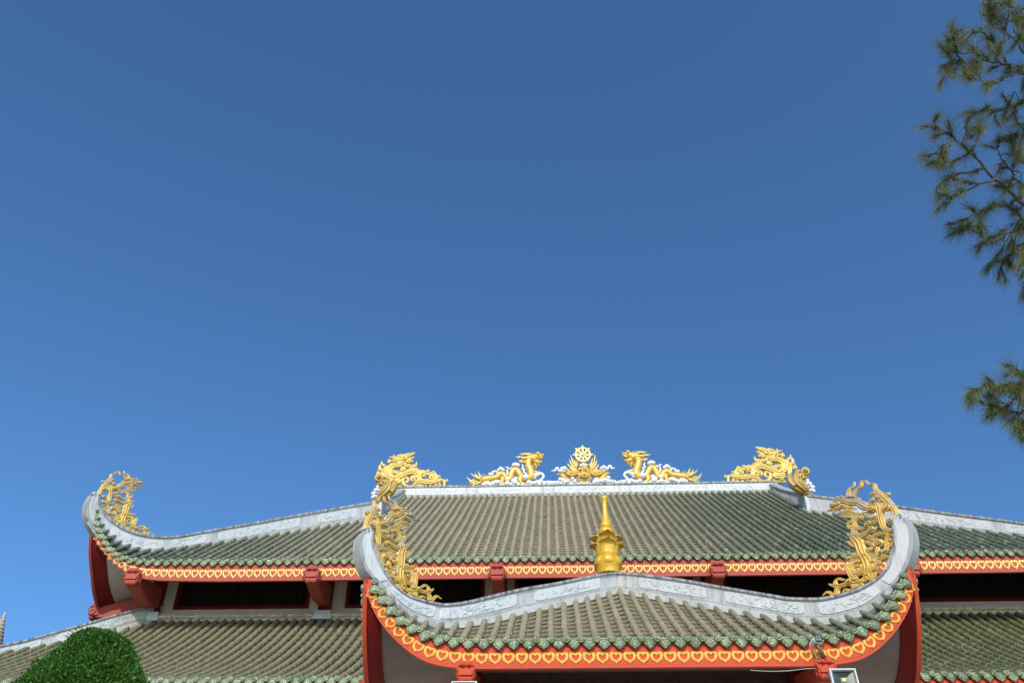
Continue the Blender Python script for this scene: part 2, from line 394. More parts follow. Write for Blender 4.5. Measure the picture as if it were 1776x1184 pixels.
REND = """
T 2.109,.104,.024 1.985,.08,.043 1.873,.05,.048 1.794,.123,.052 1.768,.323,.057 1.673,.391,.062 1.517,.327,.086 1.336,.29,.105 1.087,.268,.114 .833,.312,.124 .629,.289,.119 .481,.132,.076 .303,.077,.062 .114,.152,.071 -.014,.327,.081 .019,.487,.071 .153,.539,.067 .23,.43,.057 .172,.297,.052 .088,.339,.038
B 1.882,.321,.067
T .72,.288,.083 .764,.154,.062 .818,.02,.033
T .974,.257,.083 1.016,.123,.052
T 1.158,.227,.083 1.248,.053,.038
T 1.386,.223,.083 1.451,.084,.038
T 1.545,.22,.083 1.631,.107,.043
T .88,.285,.071 .868,.126,.043
T .587,.237,.071 .69,.076,.043
S .457,.453,.167,.062,20,1.3
T .262,.618,.048 .23,.726,.033 .193,.619,.043
S .821,.661,.176,.067,90,1.3
S 1.231,.52,.148,.062,40,1.3
T .42,.642,.062 .487,.681,.052 .585,.585,.062
T .961,.794,.071 1.054,.792,.076 1.039,.658,.071
T 1.128,.71,.071 1.287,.734,.071 1.41,.597,.076 1.396,.436,.083 1.243,.332,.083 .965,.39,.071
B 1.052,.82,.062
B 1.285,.761,.062
T 1.463,.462,.086 1.622,.486,.052
B 1.55,.541,.062
T .664,.772,.095 .845,.823,.086 .965,.74,.071
T -.104,1.168,.131 -.404,1.146,.148 -.621,.986,.162 -.671,.77,.162 -.539,.578,.152 -.325,.494,.143 -.106,.624,.143 .115,.728,.143 .339,.805,.148 .551,.747,.138 .675,.61,.124 .736,.394,.114
T -.488,1.312,.119 -.311,1.419,.148 -.076,1.387,.152 .178,1.41,.119 .308,1.38,.076 .35,1.448,.024
T -.087,1.526,.124 .092,1.62,.114 .25,1.7,.09 .429,1.8,.029
T .079,1.495,.1 .261,1.547,.071 .408,1.605,.024
B -.012,1.469,.119
B -.14,1.61,.081
B -.376,1.365,.11
B .186,1.314,.086
T -.348,1.586,.071 -.465,1.589,.052 -.497,1.742,.019
T -.437,1.533,.062 -.582,1.591,.043 -.69,1.626,.019
T -.049,1.636,.062 -.08,1.734,.029
T -.327,1.614,.067 -.214,1.653,.062 -.18,1.528,.059
T -.541,1.396,.062 -.627,1.439,.038
T -.669,1.261,.095 -.67,1.399,.062 -.669,1.523,.019
T -.819,1.126,.076 -.956,1.225,.057 -.996,1.405,.019
T -.796,1.126,.071 -.827,.963,.071 -.964,.938,.067 -1.051,1.076,.062 -1.014,1.226,.048
B -1.075,.696,.081
T -1.119,.751,.062 -1.094,.845,.067 -1.006,.898,.076 -.91,.855,.1 -.843,.637,.114 -.778,.421,.086 -.744,.26,.048
T -.887,.855,.086 -.763,.893,.052
B -1.033,.939,.062
T -.756,.69,.086 -.707,.527,.057
T -.905,.801,.071 -.782,.717,.071
T -.113,1.278,.105 .033,1.193,.076 -.001,1.029,.043
T .075,1.247,.086 .173,1.176,.067 .13,.986,.038
T -.151,1.169,.095 -.096,1.058,.057
T -.297,1.254,.095 -.195,1.142,.071
S -.434,.819,.124,.057,120,1.2
S -.038,.921,.133,.062,0,1.2
T -.265,.871,.076 -.31,.722,.062
T .102,.891,.095 .226,.78,.081
T -.212,.788,.071 -.071,.759,.071
T .208,1.025,.095 .367,1.05,.086 .51,1.157,.062 .527,1.335,.019
T .285,.915,.1 .469,.925,.086 .589,1.018,.038
T .476,.83,.11 .611,.868,.071 .653,.99,.019
B .227,1.08,.086
B .388,1.09,.071
T -.584,.311,.11 -.35,.253,.129 -.192,.277,.129 -.112,.409,.105
T -.563,.071,.095 -.382,.094,.105 -.202,.118,.09 -.072,.195,.071
B -.518,.336,.086
B -.309,.306,.095
B -.412,.174,.095
T -.529,.203,.11 -.571,.417,.048"""
RDG = """
T -1.248,.228,.074 -1.168,.323,.126 -1.045,.369,.156 -.86,.403,.156 -.695,.448,.13 -.55,.47,.134 -.429,.614,.141 -.283,.612,.134 -.178,.463,.126 -.114,.317,.098 .009,.387,.13 .069,.605,.143 .15,.8,.143 .296,.822,.143 .4,.648,.143 .483,.5,.13 .628,.376,.119 .814,.397,.162 .917,.492,.178 .898,.737,.169 .826,.935,.162 .785,1.134,.156 .837,1.307,.178
T .796,1.383,.191 .963,1.405,.191 1.11,1.465,.169 1.258,1.55,.126 1.383,1.547,.082 1.469,1.646,.022
B 1.206,1.601,.095
B 1.026,1.329,.13
T 1.215,1.413,.078 1.34,1.435,.065 1.404,1.497,.039
T 1.025,1.279,.147 1.192,1.201,.126 1.317,1.223,.076 1.364,1.285,.026
T 1.045,1.104,.1 1.128,1.004,.061 1.106,.893,.017
T 1.212,1.126,.087 1.253,1.001,.022
T 1.003,1.056,.065 .992,.957,.022
T .901,1.582,.048 .849,1.658,.039 .859,1.714,.017
T 1.006,1.605,.048 .965,1.681,.022
T -.323,.466,.121 -.3,.344,.108 -.34,.224,.095 -.215,.137,.074 -.142,.095,.039
T .463,.452,.121 .443,.258,.108 .505,.161,.091 .649,.11,.065 .721,.073,.022
T .546,.136,.056 .608,.051,.022
T .484,.113,.048 .505,.052,.017
T .96,.736,.091 1.105,.709,.074 1.291,.701,.035
T 1.125,.696,.043 1.166,.622,.017
T 1.208,.695,.039 1.259,.633,.017
T -1.111,.529,.035 -1.125,.664,.013
T -1.028,.527,.035 -1.02,.625,.013
T -1.194,.506,.035 -1.227,.604,.013"""
RDF = """
T .817,1.508,.065 .607,1.499,.056 .439,1.528,.039 .334,1.517,.026 .225,1.549,.011
T .817,1.558,.065 .649,1.587,.052 .544,1.568,.035 .413,1.616,.013
T .838,1.608,.061 .67,1.611,.043 .607,1.683,.03 .502,1.703,.011
T .796,1.433,.065 .586,1.412,.052 .46,1.465,.035 .33,1.412,.011
T .796,1.358,.065 .607,1.362,.052 .481,1.334,.039 .352,1.336,.011
T .754,1.309,.065 .586,1.237,.048 .482,1.264,.035 .387,1.303,.013
T .753,1.234,.056 .628,1.187,.035 .544,1.208,.013
T -1.209,.312,.069 -1.376,.388,.048 -1.522,.39,.039 -1.665,.344,.03 -1.751,.443,.026 -1.834,.554,.011
T -1.252,.361,.061 -1.399,.437,.043 -1.547,.537,.03 -1.659,.661,.011
T -1.232,.409,.061 -1.34,.533,.043 -1.446,.633,.03 -1.492,.751,.011
T -1.212,.433,.056 -1.278,.556,.039 -1.302,.655,.026 -1.372,.764,.011
T -1.228,.264,.061 -1.416,.315,.043 -1.58,.294,.03 -1.747,.321,.011
T -1.247,.216,.061 -1.412,.194,.043 -1.557,.221,.03 -1.711,.195,.011
T -1.225,.167,.061 -1.409,.122,.039 -1.532,.076,.026 -1.603,.048,.011
T -1.204,.142,.061 -1.346,.073,.035 -1.431,.021,.011"""
RDC = """
B -1.099,.068,.104
B -1.017,.091,.121
B -.915,.113,.121
B -.811,.063,.095
B -.688,.109,.126
B -.586,.144,.13
B -.483,.154,.117
B -.358,.055,.087
B -.091,.087,.126
B .033,.049,.095
B .175,.215,.126
B .257,.334,.104
B .238,.117,.13
B .361,.043,.1
B .813,.107,.121
B .71,.025,.078
B .957,.081,.117
B 1.08,.127,.1
B 1.183,.149,.108
B 1.327,.17,.1
B 1.449,.12,.091
B 1.573,.118,.087
B 1.695,.104,.078
B 1.264,.039,.1
B 1.469,.012,.087
B 1.653,.008,.078
B .546,.016,.087
T -1.18,.034,.065 -.481,.022,.074 .136,.004,.074 .751,-.007,.074 1.726,-.019,.069
B -.843,.597,.078
B -.76,.596,.087
B -.474,.811,.078
B -.38,.846,.104
B -.286,.796,.087
B .17,1.022,.095
B .253,1.069,.095
B .347,1.006,.095
T -.744,.792,.022 -.69,.717,.039 -.608,.789,.039 -.555,.715,.039 -.513,.665,.043
T -.216,1.009,.017 -.101,1.002,.035 -.1,.878,.039 -.119,.756,.048 -.055,.608,.054 -.074,.413,.087 -.135,.317,.104
T -.101,1.002,.03 -.038,.902,.039 .097,.949,.043
T .513,1.114,.022 .57,.989,.035 .524,.867,.039 .628,.84,.039 .587,.718,.039 .69,.618,.048 .649,.449,.1
B .669,.4,.134
B -.094,.316,.108
T 1.041,.442,.108 1.166,.537,.087 1.29,.583,.065 1.393,.557,.061 1.437,.435,.056 1.349,.315,.056 1.287,.243,.056
B 1.061,.393,.078"""
RDW = """
T 1.458,1.634,.009 1.593,1.556,.006 1.7,1.396,.006
T 1.458,1.634,.009 1.592,1.468,.006 1.655,1.237,.006"""
WG = """
B .098,.772,.121
B -.028,.725,.09
B .228,.72,.09
T -.107,.834,.035 -.022,.872,.059 .1,.831,.052 .226,.868,.059 .307,.827,.035
B .093,.635,.08
T -.142,.757,.104 -.031,.637,.139 .099,.576,.156 .233,.632,.139 .37,.747,.104
B .101,.43,.139
B -.037,.462,.095
B .25,.457,.095
T -.05,.559,.042 .096,.508,.059 .246,.554,.042
T -.059,.775,.069 -.03,.676,.052
T .255,.769,.069 .234,.671,.052
B .108,.615,.121
T .088,.305,.087 .101,.208,.052 .098,.131,.021
T .006,.306,.076 -.014,.21,.035 -.032,.172,.014
T .203,.303,.076 .215,.196,.035 .213,.148,.014
T -.092,.327,.069 -.129,.212,.035 -.163,.174,.014
T .286,.32,.069 .33,.204,.035 .377,.164,.014
T -.155,.386,.069 -.224,.31,.031 -.249,.301,.01
T .354,.377,.069 .432,.298,.031 .457,.288,.01
T -.607,.687,.114 -.511,.587,.145 -.38,.565,.139 -.247,.602,.128 -.114,.639,.104
T .844,.66,.114 .758,.584,.145 .591,.548,.139 .462,.589,.128 .315,.631,.104
B -.639,.726,.087
B .862,.699,.08
T -1.065,.568,.017 -.941,.566,.045 -.858,.574,.08 -.779,.456,.104 -.651,.318,.09 -.521,.238,.08 -.392,.178,.052
T 1.227,.595,.017 1.136,.587,.045 1.053,.559,.076 .948,.444,.104 .826,.311,.087 .691,.226,.078 .583,.19,.049
T -.858,.593,.052 -.873,.662,.017
T 1.088,.597,.049 1.108,.665,.017"""
WF = """
T -.242,.758,.076 -.37,.879,.052 -.484,.96,.038 -.548,1.04,.028 -.595,1.12,.009
T -.207,.797,.076 -.334,.957,.052 -.43,1.077,.038 -.476,1.217,.028 -.523,1.327,.009
T -.205,.876,.069 -.282,1.035,.045 -.362,1.135,.035 -.383,1.275,.024 -.421,1.395,.021 -.434,1.516,.007
T -.169,.954,.059 -.231,1.073,.038 -.276,1.213,.028 -.314,1.333,.021 -.338,1.374,.007
T -.21,.719,.069 -.406,.801,.045 -.468,.92,.028 -.484,.96,.009
T -.133,1.032,.052 -.195,1.152,.035 -.225,1.252,.024
T .386,.747,.076 .556,.862,.052 .659,.938,.038 .713,1.016,.028 .742,1.105,.009
T .371,.786,.076 .527,.941,.052 .615,1.058,.038 .654,1.176,.028 .662,1.275,.009
T .375,.865,.069 .464,1.021,.045 .552,1.138,.035 .576,1.297,.024 .607,1.416,.021 .58,1.567,.007
T .345,.944,.059 .416,1.061,.038 .455,1.199,.028 .494,1.318,.021 .48,1.378,.007
T .384,.708,.069 .585,.763,.045 .656,.86,.028 .684,.938,.009
T .332,1.023,.052 .403,1.141,.035 .44,1.239,.024"""
WC = """
B -.003,.951,.087
B .097,.968,.104
B .196,.947,.087
T -.053,.932,.052 .245,.926,.052
T -1.293,.754,.014 -1.201,.776,.035 -1.118,.774,.042 -1.083,.892,.045 -1.016,.91,.049 -.968,.811,.052 -.905,.692,.055
B -.82,.789,.104
B -.72,.806,.114
B -.855,.691,.08
B -.74,.689,.069
T 1.448,.845,.014 1.365,.837,.035 1.282,.829,.042 1.255,.947,.045 1.173,.949,.049 1.134,.851,.052 1.045,.715,.059
B .951,.815,.114
B .851,.797,.087
B 1.048,.774,.087
B .944,.678,.069
T .652,.781,.021 .681,.702,.052 .782,.74,.069
B -.915,.264,.097
B -.801,.224,.114
B -.623,.144,.107
B -.705,.126,.104
B -.404,.313,.08
T -.469,.334,.035 -.371,.332,.062 -.292,.234,.069 -.231,.098,.059
B -.311,.157,.087
B -1.017,.112,.083
B -.886,.09,.087
B -.46,.083,.083
B -.035,.095,.076
B .029,.055,.076
B .243,.09,.08
B .16,.053,.076
B -.167,.039,.069
B .372,.03,.069
B .506,.104,.087
T .715,.371,.035 .598,.334,.062 .527,.22,.069 .455,.067,.059
B .654,.14,.097
B .818,.137,.121
B .968,.193,.114
B 1.105,.306,.097
B 1.141,.363,.069
B 1.112,.132,.104
B 1.243,.149,.083
B 1.271,.053,.069
B 1.374,.147,.069
B 1.436,.088,.062
B -1.081,.152,.069
B -1.18,.134,.076
B -1.295,.155,.076
B -1.393,.157,.076
T -1.428,.052,.062 -.626,.019,.062 .028,.007,.062 .681,.006,.062 1.431,.012,.059"""
LG = """
B -.018,.8,.168
T -.005,.923,.101 .01,1.007,.034
T -.128,.645,.101 -.017,.615,.127 .087,.62,.08
T -.249,.787,.087 -.356,.579,.147 -.329,.337,.201 -.189,.145,.188 -.069,.007,.127
T -.519,.757,.074 -.587,.618,.101 -.549,.41,.147 -.434,.235,.188
T -.484,.791,.034 -.543,.617,.101
T -.402,.754,.034 -.403,.58,.101
T -.187,.646,.087 -.159,.472,.101 -.155,.334,.114
B -.226,.751,.134
T -.538,.306,.114 -.388,.166,.147 -.181,.026,.134 .066,-.046,.087
B -.205,.542,.168
T -.404,.407,.101 -.202,.231,.087 -.06,.058,.067"""
LB = """
B .03,.468,.074
B .002,.556,.054
B .105,.322,.074
B .043,.382,.054
B .184,.183,.074
B .116,.226,.054
B .176,.02,.067
B .12,.089,.054
B -.097,.333,.06
B -.02,.194,.06
B .027,.056,.06
B -.024,.331,.054"""
TREE = """l 0.050 4.32,6.06,9.46 3.74,5.66,9.66 3.29,5.34,9.76 2.93,5.10,9.77 2.64,4.96,9.67 2.39,4.84,9.55
l 0.045 4.31,6.28,9.21 3.75,5.93,9.40 3.26,5.69,9.45 2.96,5.54,9.42 2.74,5.41,9.37 2.58,5.30,9.30 2.35,5.20,9.20 2.12,5.14,9.07 1.91,5.07,8.94
t 0.014 2.57,5.25,9.24 2.44,5.10,9.29 2.29,4.98,9.30 2.14,4.93,9.24 2.02,4.90,9.15
t 0.014 2.78,5.33,9.15 2.54,5.24,9.04 2.30,5.19,8.88 2.11,5.09,8.78
t 0.018 3.18,5.55,9.22 2.88,5.55,9.14 2.69,5.56,9.04 2.51,5.55,8.95 2.36,5.52,8.91
t 0.016 3.18,5.61,9.16 2.97,5.70,9.04 2.81,5.74,8.98 2.73,5.81,8.90
t 0.016 2.98,5.50,9.28 2.85,5.35,9.44 2.75,5.25,9.56 2.65,5.18,9.63
t 0.014 3.14,5.23,9.60 2.87,5.14,9.48 2.65,5.07,9.35 2.46,5.01,9.20
t 0.010 2.28,5.11,9.07 2.20,5.05,9.09 2.06,5.03,9.06 2.00,4.95,9.09
t 0.008 2.11,5.12,9.05 2.07,5.06,9.05 2.00,5.02,9.01
l 0.050 4.16,7.05,7.99 3.51,6.62,8.26 2.90,6.28,8.43 2.63,6.06,8.46 2.40,5.88,8.47 2.18,5.67,8.51 1.97,5.48,8.52 1.77,5.33,8.49
t 0.012 2.27,5.72,8.36 2.02,5.67,8.25 1.86,5.63,8.13 1.73,5.60,8.01
t 0.010 2.12,5.56,8.38 1.96,5.56,8.30 1.82,5.55,8.23
t 0.010 2.10,5.56,8.39 2.18,5.54,8.49 2.24,5.51,8.61
t 0.012 2.36,5.78,8.30 2.14,5.77,8.19 1.96,5.76,8.09 1.86,5.73,8.02
t 0.022 3.16,6.42,8.36 2.92,6.24,8.52 2.75,6.08,8.66 2.62,5.95,8.77 2.57,5.87,8.82
t 0.016 3.01,6.21,8.60 2.90,6.07,8.76 2.83,5.97,8.87 2.78,5.89,8.96
t 0.008 1.94,5.42,8.39 1.85,5.44,8.35 1.77,5.48,8.31
t 0.008 1.99,5.44,8.36 2.04,5.38,8.44
l 0.035 4.16,7.19,7.82 3.52,6.78,8.11 2.92,6.43,8.34 2.72,6.25,8.39 2.50,6.13,8.36 2.34,6.10,8.23 2.17,6.05,8.12 2.03,6.01,8.01
t 0.010 2.30,6.03,8.15 2.20,6.07,8.02 2.08,6.05,7.96
t 0.014 2.88,6.34,8.29 2.68,6.32,8.20 2.50,6.28,8.13 2.34,6.25,8.05
t 0.016 3.05,6.50,8.26 2.82,6.49,8.21 2.67,6.53,8.11 2.59,6.55,8.03
t 0.016 3.20,6.66,8.23 2.97,6.67,8.17 2.87,6.74,8.02 2.87,6.80,7.90
t 0.012 2.88,6.27,8.37 2.74,6.32,8.30 2.58,6.46,8.12
l 0.035 3.96,7.64,6.83 3.41,7.33,6.93 2.93,7.13,6.93 2.64,6.98,6.86 2.45,6.86,6.78 2.25,6.71,6.71 2.05,6.57,6.65 1.92,6.46,6.55
t 0.012 2.63,6.76,6.70 2.50,6.67,6.75 2.42,6.60,6.77 2.37,6.55,6.78
t 0.010 2.34,6.67,6.64 2.24,6.69,6.56 2.14,6.68,6.51 2.08,6.64,6.50
t 0.014 2.63,6.79,6.67 2.47,6.79,6.61 2.36,6.79,6.55 2.33,6.79,6.50
t 0.014 2.67,6.82,6.63 2.55,6.88,6.56 2.49,6.93,6.50
t 0.009 2.47,6.64,6.69 2.34,6.58,6.67 2.23,6.53,6.64"""
SPRAYS = [((2.48, 4.99, 9.69), 4, 0.20), ((2.60, 5.04, 9.64), 4, 0.20), ((2.73, 5.01, 9.68), 5, 0.22), ((2.84, 5.06, 9.63), 5, 0.22), ((2.71, 5.11, 9.57), 3, 0.20), ((2.82, 5.36, 9.27), 3, 0.20), ((2.82, 5.56, 9.04), 3, 0.20), ((2.76, 5.76, 8.80), 3, 0.18), ((2.82, 5.97, 8.57), 3, 0.20), ((2.77, 6.30, 8.17), 4, 0.20), ((2.79, 6.44, 8.02), 4, 0.22), ((2.78, 6.54, 7.90), 3, 0.22), ((2.64, 6.36, 8.09), 2, 0.20), ((2.41, 6.78, 6.52), 3, 0.16), ((2.45, 6.84, 6.44), 4, 0.18), ((2.34, 6.70, 6.61), 1, 0.14)]
# ------------------------------------------------------------------ roofs
def arc_samples(hw, T, tail, pitch):
    # positions along an eave (half), spaced evenly along the curve, from the middle to the tip
    N = 4000; xs = [hw * i / N for i in range(N + 1)]; zs = [tab(T, hw - x) for x in xs]
    L = [0.0]
    for i in range(N): L.append(L[-1] + math.hypot(xs[i + 1] - xs[i], zs[i + 1] - zs[i]))
    out = []; k = 0; s = 0.0; j = 0
    while s < L[-1] - tail:
        while L[j + 1] < s: j += 1
        t = (s - L[j]) / max(1e-9, L[j + 1] - L[j])
        x = lerp(xs[j], xs[j + 1], t); z = lerp(zs[j], zs[j + 1], t)
        ang = math.atan2(zs[min(j + 20, N)] - zs[max(j - 20, 0)], xs[min(j + 20, N)] - xs[max(j - 20, 0)])
        out.append((x, z, ang)); k += 1; s = k * pitch
    return out
def ogee_drip(w, h):
    # outline of a drip tile, pointed below
    P = [(-.49, .22), (-.52, .0), (-.53, -.22), (-.47, -.42), (-.38, -.52), (-.31, -.68), (-.19, -.79), (-.09, -.90), (0, -1.0)]
    P += [(-x, y) for x, y in P[-2::-1]]
    return [(x * w, y * h) for x, y in P]
def build_slope(name, parent, hw, T, z0, prof, bend, MAP, pitch, mat, rt=.055, course=.30, tail=.2, drip=(.205, .16), small=None, pan='pan_hall'):
    """One roof slope. MAP(a, b, z) places a point: a along the eave, b inward. prof(b): rise. bend(a): inner end."""
    S = arc_samples(hw, T, tail, pitch)
    rows = [(-x, z, -a) for x, z, a in S[:0:-1]] + S
    mb = MB(); rng = random.Random(11)
    def H(z, b): return z0 + z + prof(b)
    # covering tubes
    nk = 6
    for a, z, an in rows:
        L = bend(a)
        if L < .06: continue
        nseg = max(1, round(L / course)); b0 = -.05
        tx, tz = math.cos(an), math.sin(an)
        rngs = []
        jit = 0; ph, fq, am = rng.uniform(0, 6.28), rng.uniform(.5, 1.4), rng.uniform(.002, .011)
        for i in range(nseg):
            jit = am * math.sin(ph + fq * i * course) * min(1, i * .4) + rng.gauss(0, .0028) * (i > 0); dz = rng.gauss(0, .0035) * (i > 0)
            for t, r in ((0, rt * 1.07), (.88, rt * 1.0), (.97, rt * .93), (1.0, rt * .92)):
                b = b0 + (L - b0) * (i + t) / nseg
                ring = []
                for k in range(nk + 1):
                    th = math.pi * (k / nk * 1.16 - .08)
                    oa = math.cos(th) * r; oz = math.sin(th) * r * 1.1 + .012 + dz
                    ring.append(MAP(a + jit + oa * tx - oz * tz, b, H(z, b) + oa * tz + oz * tx))
                rngs.append(ring)
        mb.loft(rngs, closed=False)
    # channel tiles between, stepped course by course
    for (a0, z0_, an0), (a1, z1_, an1) in zip(rows, rows[1:]):
        L0, L1 = bend(a0), bend(a1); L = max(L0, L1)
        nc = max(1, round(L / course * .86)); rngs = []
        for i in range(nc):
            for t, lift in ((0.0, .026), (1.0, -.004)):
                ring = []
                jl = rng.uniform(-.004, .004)
                for k in range(5):
                    u = k / 4; a = lerp(a0, a1, u); z = lerp(z0_, z1_, u)
                    Lk = lerp(L0, L1, u); b = -.03 + (Lk + .03) * (i + t) / nc
                    s = math.sin(math.pi * u) * .042
                    ring.append(MAP(a, b - (.03 * math.sin(math.pi * u) if t == 0 else 0), H(z, b) + lift + jl - s - .022))
                rngs.append(ring)
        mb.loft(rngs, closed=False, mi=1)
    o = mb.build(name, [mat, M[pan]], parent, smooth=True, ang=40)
    # glazed ends
    g = MB(); w, h = drip
    for a, z, an in rows:
        tx, tz = math.cos(an), math.sin(an); c = Vector((a - tz * .018, z + tx * .018)); rc = min(rt * 1.12, .064)
        rings = []
        for bb, r in ((-.02, rc * .95), (-.075, rc * 1.05), (-.09, rc * .95), (-.082, rc * .68), (-.098, rc * .45), (-.10, .003)):
            rings.append([MAP(c.x + r * math.cos(q) * 1.0, bb, z0 + c.y + r * math.sin(q)) for q in [2 * math.pi * k / 12 for k in range(12)]])
        g.loft(rings, cap=False)
    for (a0, z0_, an0), (a1, z1_, an1) in zip(rows, rows[1:]):
        a, z, an = (a0 + a1) / 2, (z0_ + z1_) / 2, (an0 + an1) / 2
        tx, tz = math.cos(an), math.sin(an); k = 1.0 if small is None or hw - abs(a) > 1.5 else small
        out = ogee_drip(w * k * rng.uniform(.95, 1.03), h * k * rng.uniform(.95, 1.05))
        tilt = rng.uniform(-.03, .03)
        def P(u, v, d):
            q = max(0.0, 1 - (u / (w * .55)) ** 2) * .025
            u2 = u * math.cos(tilt) - v * math.sin(tilt); v2 = u * math.sin(tilt) + v * math.cos(tilt) - .015
            return MAP(a + u2 * tx - v2 * tz, -.042 - d - q + v * .10, z0 + z + u2 * tz + v2 * tx)
        n = len(out); ctr = (0, -.35 * h)
        rings = []
        for s_, d in ((1.0, -.02), (1.0, .006), (.90, .012), (.82, .002), (.5, .016), (.15, .022)):
            rings.append([P(ctr[0] + (x - ctr[0]) * s_, ctr[1] + (y - ctr[1]) * s_, d) for x, y in out])
        g.loft(rings, cap=True)
        # neck joining the drip to its channel tile
        g.loft([[P(u, .06, -.02 - 0) for u in (-w * .45, -w * .2, 0, w * .2, w * .45)], [P(u, .0, .0) for u in (-w * .5, -w * .2, 0, w * .2, w * .5)]], closed=False)
    tagp = g.build('eave_tiles', M['glaze'], o, smooth=True, ang=50)
    return o
def build_fascia(parent, hw, TB, TC, zb, zc, MAP, mat, hearts, spacing, hmat, limit=None, top_off=.10, amin=None, amax=None):
    """Curved eave board between the curve TB (bottom) and the tile line TC."""
    N = 60
    def half(T, z0, off):
        n = 1500; pts = [(hw * i / n, z0 + tab(T, hw - hw * i / n) + off) for i in range(n + 1)]; L = [0]
        for p, q in zip(pts, pts[1:]): L.append(L[-1] + math.hypot(q[0] - p[0], q[1] - p[1]))
        def at(s):
            s = max(0, min(1, s)) * L[-1]; lo, hi = 0, n
            while hi - lo > 1:
                mm = (lo + hi) // 2
                if L[mm] <= s: lo = mm
                else: hi = mm
            t = (s - L[lo]) / max(1e-9, L[hi] - L[lo]); return (lerp(pts[lo][0], pts[hi][0], t), lerp(pts[lo][1], pts[hi][1], t))
        return at, L[-1]
    bot, LB = half(TB, zb, 0); top, LT = half(TC, zc, -.02)
    def P(s, v):
        sg = -1 if s < 0 else 1; p, q = bot(abs(s)), top(abs(s)); return sg * lerp(p[0], q[0], v), lerp(p[1], q[1], v)
    ss = []
    for i in range(-N, N + 1):
        u = i / N; ss.append(math.copysign(1 - (1 - abs(u)) ** 1.6, u))
    mb = MB()
    for v0, v1, d0, d1 in ((.135, 1.0, 0.0, .06), (0.0, .11, -.022, .05), (.10, .14, .022, .05)):
        rings = []
        for s in ss:
            a, z = P(s, v0); a2, z2 = P(s, v1)
            rings.append([MAP(a, d0, z), MAP(a, d1, z), MAP(a2, d1, z2), MAP(a2, d0, z2)])
        mb.loft(rings)
    fo = mb.build('fascia', mat, parent)
    if not hearts: return fo
    # gilt heart medallions in relief, one mesh shared by the copies
    O = [(0, -.54), (-.06, -.42), (-.19, -.34), (-.36, -.22), (-.46, -.02), (-.49, .20), (-.46, .36), (-.34, .45), (-.18, .45), (-.07, .42), (0, .41)]
    I = [(0, -.22), (-.05, -.20), (-.13, -.15), (-.21, -.08), (-.27, .03), (-.285, .14), (-.25, .225), (-.18, .25), (-.11, .225), (-.05, .17), (0, .13)]
    O = O + [(-x, y) for x, y in O[-2:0:-1]]; I = I + [(-x, y) for x, y in I[-2:0:-1]]
    n = len(O)
    me = bpy.data.meshes.new('heart_medallion'); vs = []; fs = []
    for L_, d in ((O, .004), (O, -.012), ([(lerp(a[0], b[0], .3), lerp(a[1], b[1], .3)) for a, b in zip(O, I)], -.024), ([(lerp(a[0], b[0], .5), lerp(a[1], b[1], .5)) for a, b in zip(O, I)], -.014), ([(lerp(a[0], b[0], .72), lerp(a[1], b[1], .72)) for a, b in zip(O, I)], -.024), (I, -.010), (I, .004)):
        vs += [(x, d, y) for x, y in L_]
    for r in range(6):
        for i in range(n): fs.append((r * n + i, r * n + (i + 1) % n, (r + 1) * n + (i + 1) % n, (r + 1) * n + i))
    me.from_pydata(vs, [], fs); me.materials.append(hmat); me.update()
    cnt = int(LB / spacing); items = []
    for k in range(-cnt, cnt + 1):
        s = k * spacing / LB
        if abs(s) > .955: continue
        a, z = P(s, .40); a0, z0_ = P(s, .135); a1, z1_ = P(s, .72)
        e = .004; p, q = P(s - e, .4), P(s + e, .4); ang = math.atan2(q[1] - p[1], q[0] - p[0])
        hgt = math.hypot(a1 - a0, z1_ - z0_) * .84
        wid = min(spacing * .96, math.hypot(q[0] - p[0], q[1] - p[1]) / (2 * e) / LB * spacing * .96)
        items.append((a, z, ang, wid, hgt))
    base = fo['base']
    rest = MB()
    for a, z, ang, wid, hgt in items:
        if (amin is not None and a < amin) or (amax is not None and a > amax):
            ca, sa = math.cos(ang), math.sin(ang)
            rest.add([MAP(a + x * wid * ca - y * hgt * sa, d, z + x * wid * sa + y * hgt * ca) for x, d, y in vs], fs); continue
        h = bpy.data.objects.new('heart_medallion', me); sc.collection.objects.link(h); h.parent = fo
        p = MAP(a, 0, z); h.location = (p[0] - base[0], p[1] - base[1], p[2] - base[2])
        h.rotation_euler = (0, -ang, 0); h.scale = (wid, 1, hgt)
    if rest.v:
        r = rest.build('far_heart_medallions', hmat, fo); r['kind'] = 'stuff'
    return fo
def build_ridge(name, parent, stations, wid=(.16, .125, .15), mats=None, capfrac=.15, basefrac=.8, endcap=True):
    """stations: (top point, low point, side vector); wid: half widths of cap, body, base."""
    c, b, s = wid
    prof = [(0.0, c * .82), (.02, c), (capfrac - .02, c), (capfrac, b + .02), (capfrac + .03, b), (basefrac - .02, b), (basefrac, s), (1.0, s)]
    body, cap = MB(), MB()
    def ring(st, pr_):
        t, l, n = (Vector(q) for q in st[:3]); k = st[3] if len(st) > 3 else 1.0
        return [tuple(t + (l - t) * f + n * (h * k)) for f, h in pr_] + [tuple(t + (l - t) * f - n * (h * k)) for f, h in reversed(pr_)]
    body.loft([ring(st, prof[3:7]) for st in stations]); body.loft([ring(st, [(basefrac - .01, s - .004), (basefrac, s), (1.0, s)]) for st in stations], mi=1); cap.loft([ring(st, prof[:4]) for st in stations])
    o = body.build(name, [M['ridge'], M['mortar']], parent, smooth=True, ang=35)
    cap.build('ridge_cap', M['cap'], o, smooth=True, ang=35)
    return o
